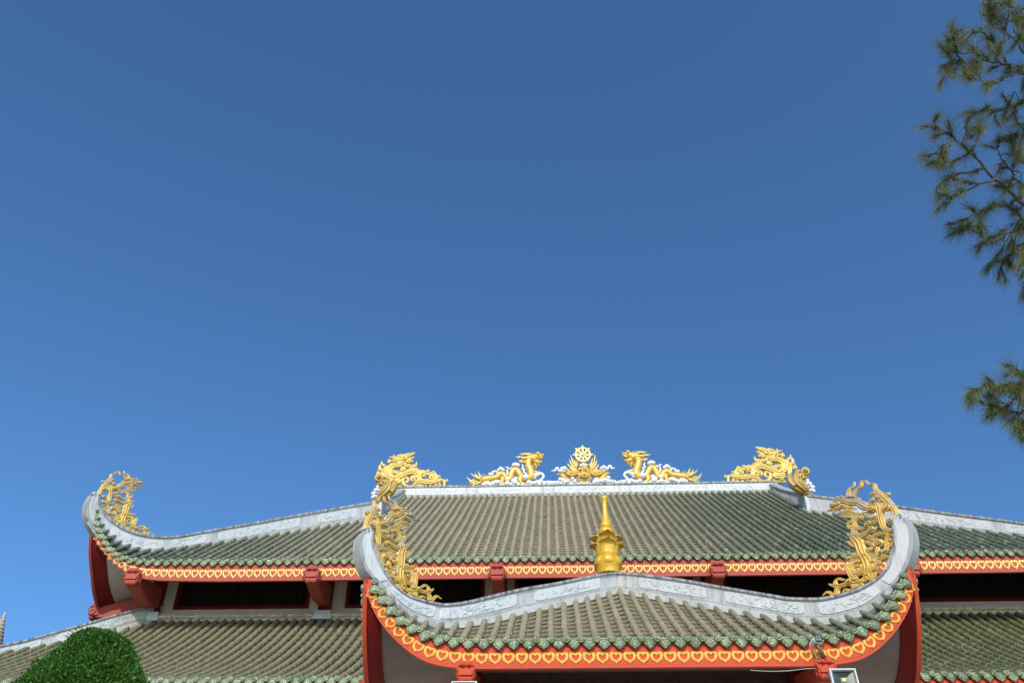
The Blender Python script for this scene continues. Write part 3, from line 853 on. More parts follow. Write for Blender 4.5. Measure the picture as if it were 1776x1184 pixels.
def ridge_panels(parent, stations, spans, half, f0=.24, f1=.74, sides=(1, -1), seed=1, deco=True):
    """Raised white cartouches with carved sprays on both faces of a ridge; spans in station fractions."""
    rng = random.Random(seed); n = len(stations) - 1
    def S(t):
        t = max(0, min(.9999, t)) * n; i = int(t); f = t - i; A, B_ = stations[i], stations[i + 1]
        return [Vector(A[j]).lerp(Vector(B_[j]), f) for j in range(3)] + [lerp(A[3] if len(A) > 3 else 1, B_[3] if len(B_) > 3 else 1, f)]
    for t0, t1 in spans:
        for sd in sides:
            mb, cv = MB(), MB()
            def P(u, v, d):
                t, l, nn, k = S(lerp(t0, t1, u)); f = lerp(f0, f1, v); return tuple(t + (l - t) * f + nn * (sd * (half * k + d)))
            N = 16; rings = []
            for i in range(N + 1):
                u = [0, .012, .03, .08][i] if i < 4 else (1 - [0, .012, .03, .08][N - i] if i > N - 4 else lerp(.08, .92, (i - 3) / (N - 6))); q = min(u, 1 - u); ins = .16 * max(0, 1 - q / .03) ** 1.2 if q < .03 else 0
                rings.append([P(u, ins, -.01), P(u, ins, .014), P(u, 1 - ins, .014), P(u, 1 - ins, -.01)])
            mb.loft(rings)
            if deco:
                ln = (S(t1)[0] - S(t0)[0]).length
                m_ = int(ln * 26)
                for _ in range(m_):
                    u = min(.94, max(.06, rng.gauss(.5, .24))); v = rng.uniform(.2, .8); an = rng.choice([rng.uniform(-.5, .5), rng.uniform(0, 6.28)]); pts = []
                    cu = rng.uniform(-1.2, 1.2); st = rng.uniform(.018, .045)
                    for k in range(5):
                        pts.append((u, v)); an += cu * .5; u += math.cos(an) * st / ln; v += math.sin(an) * st / .24
                    pts = [(min(.96, max(.04, a)), min(.9, max(.1, b))) for a, b in pts]
                    cv.tube([P(a, b, .014) for a, b in pts], [.004, .009, .011, .008, .003], 5)
            mb.add(cv.v, cv.f, 1); mb.build('ridge_panel', [M['panel'], M['carving']], parent, smooth=True, ang=40)
# ------------------------------------------------------------------ THE HALL
HW, YE = 14.6, 24.43                       # half width and front of the upper eave
DEPTH = 11.31; YR = YE + DEPTH
hall = thing('temple_hall', (0, YE + 5, 0), 'large temple hall with two tiers of green tiled roof behind the pavilion', 'temple hall')
TC_H = smooth([(0, 1.9), (.1, 1.5), (.263, 1.16), (.41, .934), (.583, .715), (.74, .5), (.966, .33), (1.18, .19), (1.44, .1), (1.68, .06), (1.93, .035), (2.4, .02), (3.9, 0)])
TB_H = smooth([(0, 1.85), (.06, 1.77), (.264, 1.34), (.5, 1.05), (.84, .75), (1.1, .52), (1.35, .345), (1.65, .2), (1.97, .1), (2.6, .04), (4, 0)])
XG = 7.75
def mapF(a, b, z): return (a, YE + b, z)
def mapL(a, b, z): return (-HW + b, YR + a, z)
def mapR(a, b, z): return (HW - b, YR - a, z)
def profH(b): return .80 * b - .06 * math.sin(math.pi * min(1, max(0, b / DEPTH)))
ZC, ZB = 14.70, 14.12
bendF = lambda a: (DEPTH - .05) if abs(a) < XG else max(0.0, HW - abs(a) - .04)
bendS = lambda a: min(HW - XG - .05, max(0.0, DEPTH - abs(a) - .04))
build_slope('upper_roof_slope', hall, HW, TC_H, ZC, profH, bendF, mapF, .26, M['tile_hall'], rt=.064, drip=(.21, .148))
def build_ridge_set():
    pass
for mp in (mapL, mapR):
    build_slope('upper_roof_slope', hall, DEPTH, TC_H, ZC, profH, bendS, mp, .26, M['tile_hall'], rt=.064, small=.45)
build_fascia(hall, HW, TB_H, TC_H, ZB, ZC, lambda a, b, z: (a, YE + b, z), M['red'], True, .215, M['heart_hall'], amin=-14.5, amax=6.7)
for mp in (mapL, mapR):
    build_fascia(hall, DEPTH, TB_H, TC_H, ZB, ZC, mp, M['red'], False, .215, M['heart'])
# soffits
def soffit(parent, hw, TB, zb, MAP, depth, mat, slope, TC, zc, border, bmat):
    """Underside: an added, shade-coloured border board behind the fascia, then the painted soffit sloping up to the wall."""
    mb, bd = MB(), MB(); rings = []; rb = []
    N = 80
    for i in range(-N, N + 1):
        a = hw * math.copysign(1 - (1 - abs(i / N)) ** 1.5, i) * .995; e = hw - abs(a); lift = tab(TB, e); zf = zb + lift
        hgt = zc + tab(TC, e) - zf; L = min(depth, max(.02, e)); B = min(border, max(.01, e)); b0 = min(.055, e * .8)
        zi = zf + .05 + .30 * hgt
        rb.append([MAP(a, b0, zf + .05), MAP(a, B, zi), MAP(a, B, min(zi + .12, zf + .8 * hgt))])
        rings.append([MAP(a, lerp(B * .96, L, t), zi + .05 - lift * .30 * t * min(1, L) + slope * (L - B) * t) for t in (0, .33, .66, 1)])
    bd.loft(rb, closed=False); o = mb; mb.loft(rings, closed=False); o = mb.build('soffit', mat, parent, smooth=True)
    bd.build('shaded_border_board', bmat, o); return o  # added board; the fascia's inner shade is put into its dark red
for hw_, mp in ((HW, mapF), (DEPTH, mapL), (DEPTH, mapR)):
    soffit(hall, hw_, TB_H, ZB, mp, 1.9, M['soffit'], .48, TC_H, ZC, .42, M['darkred'])
# ridges
n45 = math.sqrt(.5)
HIP = [(7.75, 20.78, 20.0), (8.5, 20.16, 19.44), (9.05, 19.70, 19.0), (9.94, 18.96, 18.28), (10.97, 18.08, 17.42), (11.55, 17.59, 16.96), (12.03, 17.19, 16.6), (12.65, 16.66, 16.1), (12.91, 16.46, 15.92), (13.26, 16.27, 15.68)]
HORN = [((13.57, 16.18), (13.6, 15.50)), ((13.9, 16.17), (14.02, 15.45)), ((14.2, 16.25), (14.36, 15.58)), ((14.38, 16.35), (14.60, 15.80)), ((14.50, 16.48), (14.76, 16.06)), ((14.58, 16.64), (14.84, 16.40)), ((14.62, 16.82), (14.83, 16.72))]
def dpt(sx, d, z, hw, y0): return (sx * d, y0 + (hw - d), z)
def hip_stations(sx, HIP_, HORN_, hw, y0):
    n = (sx * n45, n45, 0); n = (n45 * 1, n45 * sx * 1, 0) if False else (sx * -n45, -n45, 0)
    pts = [((d, a), (d, b)) for d, a, b in HIP_] + HORN_
    fl = crom([(p[0][0], p[0][1], p[1][0], p[1][1]) for p in pts], 4)
    st = []; m_ = len(fl)
    hs = len(HIP_) * 4
    for i, (a, b, c, d) in enumerate(fl):
        k = 1.0 if i < hs else lerp(1.0, .62, (i - hs) / max(1, m_ - 1 - hs))
        st.append((dpt(sx, a, b, hw, y0), dpt(sx, c, d, hw, y0), n, k))
    return st
def scroll(mb, c, r, n, k=3.2, wide=.10):
    # coil that ends a ridge horn, lying in the plane with horizontal direction n across
    nn = Vector(n); ax = Vector((-nn.y, nn.x, 0)); rings = []
    for s in (-1, 1):
        pass
    pts = []; rad = []
    for i in range(26):
        t = i / 25; an = t * 2 * math.pi * 1.4; rr = r * (1 - .8 * t)
        pts.append(Vector(c) + ax * (math.cos(an) * rr) + Vector((0, 0, math.sin(an) * rr))); rad.append(r * .42 * (1 - .45 * t))
    for off in (-wide * .6, 0, wide * .6):
        mb.tube([p + nn * off for p in pts], rad, 8)
for sx in (-1, 1):
    st = hip_stations(sx, HIP, HORN, HW, YE)
    o = build_ridge('hip_ridge', hall, st, (.17, .13, .165))
    ridge_panels(o, st, [(.06, .16), (.19, .36), (.39, .50), (.53, .74)], .13, seed=5 + sx)
    s_ = MB(); scroll(s_, dpt(sx, 14.70, 16.82, HW, YE), .09, (n45 * sx, n45, 0)); s_.build('ridge_scroll', M['ridge'], o, smooth=True)
    # skirt of mortar under the ridge
    sk = MB(); rg = random.Random(3)
    rings = []
    for i, q in enumerate(st[:-8]):
        l = Vector(q[1]); n = Vector(q[2]); j = rg.uniform(-.03, .05)
        rings.append([tuple(l + n * .16 + Vector((0, 0, .05))), tuple(l + n * (.25 + j) + Vector((0, 0, -.10))), tuple(l + n * (.22 + j) + Vector((0, 0, -.16)))])
    sk.loft(rings, closed=False); sk.build('mortar_bed', M['mortar'], o)
    gs = []
    for i in range(13):
        t = i / 12; y = lerp(YR + .12, 31.1, t); zt = lerp(24.2, 20.78, t) - .10 * math.sin(math.pi * t)
        gs.append(((sx * XG, y, zt), (sx * XG, y, zt - .62 - max(0, t - .6) * .8), (1, 0, 0)))
    o = build_ridge('gable_ridge', hall, gs, (.17, .13, .165)); ridge_panels(o, gs, [(.12, .88)], .13, seed=9)
    # carved gable wall below it, and the hidden rear half of the gable
    g = MB(); g.add([(sx * (XG - .10), YE + 6.6, ZC + 5.0), (sx * (XG - .10), YR, 23.6), (sx * (XG - .10), YR + 4.7, ZC + 5.0)], [(0, 1, 2)]); g.build('gable_wall', M['cream'], hall)
ms = [((lerp(-7.95, 7.95, i / 40), YR, 24.13), (lerp(-7.95, 7.95, i / 40), YR, 23.52), (0, -1, 0)) for i in range(41)]
o = build_ridge('main_ridge', hall, ms, (.18, .135, .17), capfrac=.14, basefrac=.76)
sp_ = []
for i in range(5):
    c = -.8 + i * .4; sp_ += [(.5 + (c - .165) / 2, .5 + (c + .165) / 2)]
    if i < 4: sp_ += [(.5 + (c + .182) / 2, .5 + (c + .218) / 2)]
ridge_panels(o, ms, sp_, .135, .18, .70, seed=4)
bk = MB()   # plain rear slope
bk.add([(-XG, YR, 23.6), (XG, YR, 23.6), (XG, YR + 4.4, 20.1), (HW, YR + DEPTH, ZC), (-HW, YR + DEPTH, ZC), (-XG, YR + 4.4, 20.1)], [(0, 1, 2, 3, 4, 5)])
bk.build('rear_roof_slope', M['tile_hall'], hall)
# upper wall
YW, XW = 26.33, 12.75
ZW0, ZW1 = 13.85, 15.75
WIN = [(-12.40, -8.47), (-7.42, -3.43), (-2.55, 2.55), (3.43, 7.42), (8.75, 12.40)]
wl = MB(); xs = [-XW] + [x for q in WIN for x in q] + [XW]
for i in range(0, len(xs), 2): wl.box(((xs[i] + xs[i + 1]) / 2, YW + .15, (ZW0 + ZW1) / 2), (xs[i + 1] - xs[i], .3, ZW1 - ZW0))
for a, b in WIN:
    wl.box(((a + b) / 2, YW + .15, (ZW0 + 14.22) / 2), (b - a, .3, 14.22 - ZW0)); wl.box(((a + b) / 2, YW + .15, (15.45 + ZW1) / 2), (b - a, .3, ZW1 - 15.45))
wl.build('upper_wall', M['cream'], hall)
for sx in (-1, 1):
    q = MB(); q.box((sx * (XW - .15), YR, (ZW0 + ZW1) / 2), (.3, 2 * (YR - YW) - .62, ZW1 - ZW0)); q.build('upper_wall', M['cream'], hall)
for a, b in WIN:
    f = MB(); t = .085
    for cx, cz, dx, dz in (((a + b) / 2, 14.22 + t / 2, b - a, t), ((a + b) / 2, 15.45 - t / 2, b - a, t), (a + t / 2, 14.835, t, 1.23 - 2 * t), (b - t / 2, 14.835, t, 1.23 - 2 * t)):
        f.box((cx, YW + .06, cz), (dx, .22, dz))
    wo = f.build('window', M['darkred'], hall)
    s_ = MB(); s_.box(((a + b) / 2, YW + .22, 14.835), (b - a - .1, .04, 1.1))
    # fretwork bars
    rg = random.Random(int(a * 10))
    for k in range(int((b - a) / .28)):
        x = a + .2 + k * .28; s_.tube([(x + .11 * math.cos(q), YW + .19, 14.82 + .36 * math.sin(q)) for q in [i * .6 for i in range(11)]], [.018] * 11, 4)
    s_.build('screen', M['fret'], wo)
sl = MB(); sl.box((0, YW - .05, 13.98), (2 * XW + .2, .2, .10)); sl.box((0, YW - .02, 13.88), (2 * XW + .3, .3, .09)); sl.build('base_moulding', M['pale_blue'], hall)
mb = MB()
rg = random.Random(5)
for i in range(200):
    x = lerp(-XW, XW, i / 199) + rg.uniform(-.03, .03); mb.ball((x, YW - .22, 13.90), rg.uniform(.06, .10), 6, 4, (1.3, .9, .55))
mb.box((0, YW - .12, 13.80), (2 * XW, .2, .1)); mb.build('mortar_line', M['cream_mortar'], hall, smooth=True)
BX_ = [-12.9, -7.97, -2.95, 2.95, 8.05, 12.9]
def bracket_head(mb, F, s=1.0):
    """Carved knob at a beam end; F(u, out, v): across, outward, up."""
    for w_, o0, o1, v0, v1 in ((.19, -.10, .16, -.02, .27), (.155, .0, .215, .03, .13), (.17, -.02, .20, .255, .32), (.12, -.02, .16, .31, .39), (.21, -.05, .14, .12, .16)):
        mb.add([F(i * w_ * s, (o0, o1)[j] * s, (v0, v1)[k] * s) for i in (-1, 1) for j in (0, 1) for k in (0, 1)],
               [(0, 1, 3, 2), (4, 6, 7, 5), (0, 4, 5, 1), (2, 3, 7, 6), (0, 2, 6, 4), (1, 5, 7, 3)])
    # lobed chin
    for i in (-1, 0, 1):
        c = F(i * .085 * s, .12 * s, -.035 * s); mb.ball(c, .085 * s, 8, 6)
    for i in (-1, 1):
        pts = [F(i * .20 * s, (.10 + .11 * math.cos(q)) * s, (.13 + .13 * math.sin(q)) * s) for q in [k * .5 for k in range(13)]]
        mb.tube(pts, [.022 * s] * 13, 6)
    for i in (-.07, .07): mb.ball(F(i * s, .19 * s, .29 * s), .06 * s, 8, 6)
def bracket(parent, F, run, rise, mat, w_=.15, s=1.0):
    """Beam from the head (out = 0) back to the wall (out = -run)."""
    mb = MB(); bracket_head(mb, F, s); prof = []
    for t in [i / 10 for i in range(11)]:
        o_ = -.02 - (run - .02) * t
        top = .22 + t * rise; bot = -.06 - .06 * math.sin(t * 2.4) + max(0, t - .45) * (rise * .9 - .05)
        prof.append((o_, bot, top))
    rings = [[F(-w_, a, b), F(w_, a, b), F(w_, a, c), F(-w_, a, c)] for a, b, c in prof]
    mb.loft(rings); return mb.build('eave_bracket', mat, parent, bevel=.015)
for x in BX_:
    cm = MB(); cm.box((x + (0 if abs(x) < 12 else math.copysign(-.0, x)), YW - .04, (13.95 + 15.6) / 2), (.34, .36, 1.65)); cm.build('column', M['darkred'], hall)
    pb = MB(); pb.box((x, YW - .1, 13.93), (.46, .46, .17)); pb.box((x, YW - .1, 13.80), (.52, .5, .10)); pb.build('column_base', M['pale_blue'], hall)
    bracket(hall, lambda u, o_, v, x=x: (x + u, YE - .03 - o_, 14.08 + v), 1.85, .55, M['red'])
for sx in (-1, 1):
    for y in (YW + .12, 31.0, 35.7):
        bracket(hall, lambda u, o_, v, y=y, sx=sx: (sx * (HW + .03 + o_), y + u, 14.08 + v), 1.85, .55, M['red'])
# lower tier
LY, LHW, LTOP = 20.27, 18.8, 5.95
TC_L = [(e * 1.35, u * 1.25) for e, u in TC_H[:-1]] + [(5.6, 0)]
TB_L = [(e * 1.35, u * 1.25) for e, u in TB_H[:-1]] + [(5.6, 0)]
def profL(b): return .52 * b + .029 * b * b
def mLF(a, b, z): return (a, LY + b, z)
LCY = YR; LD = LCY - LY
def mLL(a, b, z): return (-LHW + b, LCY + a, z)
def mLR(a, b, z): return (LHW - b, LCY - a, z)
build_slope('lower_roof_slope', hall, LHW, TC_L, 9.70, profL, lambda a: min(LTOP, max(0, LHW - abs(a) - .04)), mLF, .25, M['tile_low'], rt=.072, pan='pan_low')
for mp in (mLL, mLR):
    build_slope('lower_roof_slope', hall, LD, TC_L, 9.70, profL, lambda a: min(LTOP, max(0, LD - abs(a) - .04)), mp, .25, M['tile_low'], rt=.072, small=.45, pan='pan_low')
build_fascia(hall, LHW, TB_L, TC_L, 9.15, 9.70, mLF, M['red_pav'], False, .215, M['heart'])
for mp in (mLL, mLR): build_fascia(hall, LD, TB_L, TC_L, 9.15, 9.70, mp, M['red_pav'], False, .215, M['heart'])
LHIP = [(12.78, 14.36, 13.95), (13.11, 14.15, 13.7), (13.63, 13.72, 13.22), (14.22, 13.16, 12.66), (14.69, 12.73, 12.25), (15.14, 12.31, 11.85), (15.49, 12.03, 11.56), (16.2, 11.45, 10.98), (16.9, 11.0, 10.52)]
LHORN = [((17.4, 10.78), (17.42, 10.22)), ((17.8, 10.75), (17.9, 10.17)), ((18.2, 10.9), (18.4, 10.35)), ((18.45, 11.15), (18.75, 10.75)), ((18.6, 11.5), (18.9, 11.35))]
for sx in (-1, 1):
    st = hip_stations(sx, LHIP, LHORN, LHW + .1, LY)
    o = build_ridge('lower_hip_ridge', hall, st, (.17, .13, .165))
    ridge_panels(o, st, [(.04, .30), (.34, .60)], .13, seed=12 + sx)
    sk = MB(); rg = random.Random(8); rings = []
    for q in st[:-8]:
        l = Vector(q[1]); n = Vector(q[2]); j = rg.uniform(-.03, .05)
        rings.append([tuple(l + n * .16 + Vector((0, 0, .05))), tuple(l + n * (.25 + j) + Vector((0, 0, -.12))), tuple(l + n * (.22 + j) + Vector((0, 0, -.2)))])
    sk.loft(rings, closed=False); sk.build('mortar_bed', M['mortar'], o)
lw = MB(); lw.box((0, LCY, 4.6), (2 * 16.4, 2 * (LCY - 22.7), 9.2)); lw.build('lower_wall', M['cream'], hall)
sf = MB()
sf.add([(-LHW, LY + .06, 9.4), (LHW, LY + .06, 9.4), (16.4, 22.7, 9.6), (-16.4, 22.7, 9.6)], [(0, 1, 2, 3)]); sf.build('soffit', M['soffit'], hall)
# ------------------------------------------------------------------ THE PAVILION
PW, PY = 4.74, 15.83
pav = thing('entrance_pavilion', (0, PY + 3, 0), 'front pavilion with pyramid tiled roof, red heart fascia and upswept corners', 'pavilion')
TC_P = smooth([(0, 1.5), (.1, 1.22), (.27, .95), (.42, .76), (.5, .66), (.63, .5), (.81, .33), (.92, .27), (1.03, .2), (1.26, .1), (1.5, .045), (1.8, .01), (2.1, 0)])
TB_P = smooth([(0, 1.55), (.09, 1.29), (.2, 1.05), (.35, .82), (.52, .62), (.7, .445), (1.0, .22), (1.27, .095), (1.6, .03), (2.0, 0)])
def pF(a, b, z): return (a, PY + b, z)
def pL(a, b, z): return (-PW + b, PY + PW + a, z)
def pR(a, b, z): return (PW - b, PY + PW - a, z)
profP = lambda b: .70 * b - .06 * math.sin(math.pi * min(1, max(0, b / PW)))
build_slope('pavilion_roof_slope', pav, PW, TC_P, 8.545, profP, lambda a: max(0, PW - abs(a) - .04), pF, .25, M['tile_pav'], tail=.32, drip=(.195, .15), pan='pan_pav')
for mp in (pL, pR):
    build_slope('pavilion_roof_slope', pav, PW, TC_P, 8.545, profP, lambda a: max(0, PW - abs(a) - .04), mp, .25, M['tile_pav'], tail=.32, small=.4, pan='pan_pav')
    build_fascia(pav, PW, TB_P, TC_P, 8.09, 8.545, mp, M['red_pav'], False, .222, M['heart'])
build_fascia(pav, PW, TB_P, TC_P, 8.09, 8.545, pF, M['red_pav'], True, .222, M['heart'])
for mp in (pF, pL, pR): soffit(pav, PW, TB_P, 8.09, mp, 1.75, M['soffit_pav'], .28, TC_P, 8.545, .28, M['darkred'])
PH = {-1: ([(.06, 12.20, 11.78), (.5, 11.93, 11.47), (.944, 11.62, 11.15), (1.563, 11.18, 10.72), (2.141, 10.79, 10.33), (2.64, 10.42, 9.95), (3.14, 10.04, 9.60)],
           [((3.49, 9.82), (3.5, 9.41)), ((3.65, 9.76), (3.75, 9.33)), ((3.97, 9.70), (4.06, 9.34)), ((4.13, 9.69), (4.27, 9.44)), ((4.29, 9.75), (4.46, 9.58)), ((4.42, 9.87), (4.64, 9.70)), ((4.54, 10.04), (4.77, 9.80)), ((4.625, 10.19), (4.86, 9.95)), ((4.695, 10.36), (4.925, 10.2)), ((4.734, 10.5), (4.925, 10.42)), ((4.73, 10.62), (4.87, 10.58))]),
      1: ([(.06, 12.20, 11.78), (.5, 11.93, 11.47), (.914, 11.65, 11.17), (1.44, 11.28, 10.80), (1.927, 10.91, 10.45), (2.386, 10.57, 10.12), (2.824, 10.25, 9.80), (3.025, 10.10, 9.66)],
          [((3.44, 9.88), (3.46, 9.43)), ((3.646, 9.82), (3.75, 9.34)), ((3.95, 9.775), (4.05, 9.33)), ((4.16, 9.79), (4.29, 9.43)), ((4.33, 9.845), (4.5, 9.58)), ((4.45, 9.95), (4.66, 9.74)), ((4.52, 10.10), (4.79, 9.95)), ((4.60, 10.29), (4.875, 10.2)), ((4.66, 10.575), (4.90, 10.48)), ((4.69, 10.78), (4.86, 10.70))])}
for sx in (-1, 1):
    st = hip_stations(sx, PH[sx][0], PH[sx][1], PW, PY)
    o = build_ridge('hip_ridge', pav, st, (.155, .12, .15), basefrac=.82)
    ridge_panels(o, st, [(.06, .21), (.25, .44), (.47, .66)], .12, .22, .74, seed=20 + sx)
    ridge_panels(o, st, [(.70, .97)], .12, .22, .80, seed=30, deco=False)
    s_ = MB(); e_ = st[-1]; c = (Vector(e_[0]) + Vector(e_[1])) / 2 + Vector((0, 0, .02)); scroll(s_, c, .085, (n45 * sx, n45, 0), wide=.08); s_.build('ridge_scroll', M['ridge'], o, smooth=True)
    sk = MB(); rg = random.Random(3 + sx); rings = []
    for q in st[:-20]:
        l = Vector(q[1]); n = Vector(q[2]); j = rg.uniform(-.03, .04)
        rings.append([tuple(l + n * .145 + Vector((0, 0, .05))), tuple(l + n * (.20 + j) + Vector((0, 0, -.06))), tuple(l + n * (.24 + j) + Vector((0, 0, -.13))), tuple(l + n * (.20 + j) + Vector((0, 0, -.18)))])
    sk.loft(rings, closed=False); sk.build('mortar_bed', M['mortar'], o)
for x in (-2.9, 2.9):
    c = MB(); c.lathe([(.24, 0), (.24, .2), (.19, .3), (.19, 8.7)], (x, PY + 1.8, 0), 20); c.build('column', M['darkred'], pav, smooth=True, ang=40)
    bracket(pav, lambda u, o_, v, x=x: (x + u, PY - .03 - o_, 7.90 + v), 1.75, .5, M['red_pav'], .11, .72)
    sx = -1 if x < 0 else 1
    bracket(pav, lambda u, o_, v, sx=sx: (sx * (PW + .10 + o_), PY + 1.8 + u, 8.34 + v), .45, .1, M['red_pav'], .11, .72)
    b_ = MB(); b_.box((sx * 2.9, PY + 5.0, 8.35), (.22, 6.0, .5)); b_.build('side_beam', M['darkred'], pav)
fz = MB(); fz.box((0, PY + 1.85, 8.0), (5.4, .16, 1.7))
for i in range(7):
    x = -2.34 + i * .78; fz.box((x, PY + 1.76, 8.2), (.62, .05, .72)); fz.box((x, PY + 1.725, 8.2), (.42, .04, .5))
    for q in range(4): fz.tube([(x + .13 * math.cos(k * .5 + q * 1.57) * (1 - k * .05), PY + 1.70, 8.2 + .16 * math.sin(k * .5 + q * 1.57) * (1 - k * .05)) for k in range(10)], [.022] * 10, 5)
fz.build('carved_frieze', M['wood'], pav)
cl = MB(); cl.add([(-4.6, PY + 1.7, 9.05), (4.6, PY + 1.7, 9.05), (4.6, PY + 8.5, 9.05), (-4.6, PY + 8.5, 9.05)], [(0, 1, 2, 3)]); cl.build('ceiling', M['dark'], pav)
# ------------------------------------------------------------------ carved ornaments: strokes (u across, v up, radius)
def strokes(txt):
    out = []
    for ln in txt.strip().split('\n'):
        k, r = ln[0], ln[2:]
        if k == 'T': out.append((k, [tuple(float(a) for a in p.split(',')) for p in r.split()]))
        else: out.append((k, [float(a) for a in r.split(',')]))
    return out
def carve(mb, S, F, seed=1, wscale=1.0, n=8, jit=.35, ridge=True, fat=1.0):
    """F(u, v, w): w is towards the viewer. Tubes taper, scrolls coil, balls bulge; small pieces sit in front of big ones."""
    rg = random.Random(seed)
    def sweep(pts, off, ws=None):
        rings = []; ws = wscale if ws is None else ws
        for i, (u, v, r) in enumerate(pts):
            p, q = pts[max(i - 1, 0)], pts[min(i + 1, len(pts) - 1)]
            dx, dy = q[0] - p[0], q[1] - p[1]; L = math.hypot(dx, dy) or 1; nx, ny = -dy / L, dx / L
            r = max(r, .004); o_ = off[i] if isinstance(off, list) else off
            rings.append([F(u + nx * r * math.cos(k * 2 * math.pi / n), v + ny * r * math.cos(k * 2 * math.pi / n), o_ + r * ws * math.sin(k * 2 * math.pi / n)) for k in range(n)])
        mb.loft(rings)
    def boss(u, v, r, off):
        rings = []
        for i in range(7):
            th = math.pi * (i + .02) / 6.04; rr = math.sin(th) * r; z = math.cos(th) * r
            rings.append([F(u + rr * math.cos(2 * math.pi * q / 10), v + z, off + rr * wscale * math.sin(2 * math.pi * q / 10)) for q in range(10)])
        mb.loft(rings)
    for k, d in S:
        if k == 'T':
            d = [(a, b, c * fat) for a, b, c in d]; pts = crom(d, 4); off = rg.uniform(-jit, jit) * max(p[2] for p in d); big = max(p[2] for p in d)
            sweep(pts, off)
            if ridge and big > .024:
                # raised ribs along the strand
                ks = (-.62, 0, .62) if big > .045 else (-.55, .55)
                for sd in ks:
                    q = []
                    for i, (u, v, r) in enumerate(pts):
                        p_, q_ = pts[max(i - 1, 0)], pts[min(i + 1, len(pts) - 1)]; dx, dy = q_[0] - p_[0], q_[1] - p_[1]; L = math.hypot(dx, dy) or 1
                        q.append((u - dy / L * r * sd, v + dx / L * r * sd, r * (.19 if len(ks) == 3 else .27)))
                    sweep(q, [off + wscale * p[2] * math.sqrt(1 - sd * sd) for p in pts], 1.0)
        elif k == 'B':
            u, v, r = d; r *= fat
            if ridge and r > .028:
                # volute: a boss inside a coil that stands proud of the strands
                a0 = rg.uniform(0, 6.28); dr = rg.choice((-1, 1)); q = []
                for i in range(22):
                    f_ = i / 21; rr = r * (1.12 - 1.02 * f_); q.append((u + rr * math.cos(a0 + dr * f_ * 10.5), v + rr * math.sin(a0 + dr * f_ * 10.5), r * (.30 + .06 * f_)))
                sweep(q, [r * (.75 + .75 * i / 21) for i in range(22)], 1.0)
                boss(u, v, r * .95, .15 * r)
            else: boss(u, v, r, rg.uniform(.5, .9) * r)
        else:
            u, v, Rr, r, a0, tn = d; Rr *= 1.05; pts = []
            for i in range(30):
                t = i / 29; an = R(a0) + t * (tn + .35) * 2 * math.pi; rr = (Rr - r * .5) * (1 - .86 * t)
                pts.append((u + rr * math.cos(an), v + rr * math.sin(an), r * .62 * (1 - .35 * t)))
            sweep(pts, [r * (1.0 + .5 * i / 29) for i in range(30)], 1.0)
            boss(u, v, r * .55, 1.9 * r)
            sweep([(u + Rr * .5 * math.cos(q * .8), v + Rr * .5 * math.sin(q * .8), Rr * .5) for q in range(9)], -.1 * r, .5)
def corner_dragon(F, base, label, mat):
    t = thing('corner_dragon', base, label, 'dragon ornament', 'openwork dragons on the upswept roof corners')
    S = strokes(CORNER)
    a, h, b = MB(), MB(), MB()
    # split: the head with horns, and the scrollwork body with its leafy stem
    HEAD = set([1, 2] + list(range(17, 32)))
    carve(h, [s for i, s in enumerate(S) if i in HEAD], F, 2, .8, fat=1.05); carve(a, [s for i, s in enumerate(S) if i not in HEAD and i > 0], F, 3, .7, jit=.2, fat=1.05); carve(b, S[:1], F, 4, fat=1.05)
    a.build('scrollwork_body', mat, t, smooth=True, ang=60); h.build('dragon_head', mat, t, smooth=True, ang=60); b.build('leaf_stem', mat, t, smooth=True, ang=60)
    return t
def diagF(sx, hw, y0, A):
    def F(e, v, w):
        E = A[0][0] * e + A[0][1] * v + A[0][2]; Z = A[1][0] * e + A[1][1] * v + A[1][2]
        return (sx * (hw - E) + w * n45 * -sx, y0 + E - w * n45, Z)
    return F
corner_dragon(diagF(1, PW, PY, [[1, 0, 0], [0, 1, 9.937]]), (4.2, PY + .5, 9.9), 'weathered gold openwork dragon on the right upswept corner of the front pavilion', M['gold_worn'])
corner_dragon(diagF(-1, PW, PY, [[.9371, -.1208, .0273], [.1492, .9083, 9.7434]]), (-4.2, PY + .5, 9.8), 'weathered gold openwork dragon on the left upswept corner of the front pavilion', M['gold_worn'])
corner_dragon(diagF(-1, HW, YE, [[.9972, -.0982, .0603], [.2295, .9252, 16.0757]]), (-13.9, YE + .7, 16.2), 'small gold openwork dragon on the far left corner of the hall roof against the sky', M['gold_worn_hall'])
def flat(x0, y0, z0, sx=1):
    return lambda u, v, w: (x0 + sx * u, y0 - w, z0 + v)
for sx, lb in ((1, 'bright gold scrollwork dragon standing on the left end of the main ridge'), (-1, 'bright gold scrollwork dragon standing on the right end of the main ridge')):
    F = flat(-7.75 * sx, YR, 24.10, sx)
    t = thing('ridge_end_dragon', (-6.6 * sx, YR, 24.1), lb, 'dragon ornament', 'gold scrollwork dragons at the ends of the main ridge')
    S = strokes(REND); a, h = MB(), MB(); ih = set(range(34, 58))
    carve(a, [s for i, s in enumerate(S) if i not in ih], F, 5, .8, jit=.2, fat=1.04); carve(h, [s for i, s in enumerate(S) if i in ih], F, 6, .9, fat=1.04)
    a.build('scrollwork_body', M['gold_pale'], t, smooth=True, ang=60); h.build('dragon_head', M['gold_pale'], t, smooth=True, ang=60)
    lo = MB(); lo.tube([(-7.75 * sx + q, YR, 24.12) for q in [i * .2 * sx for i in range(13)]], [.05] * 13, 6)
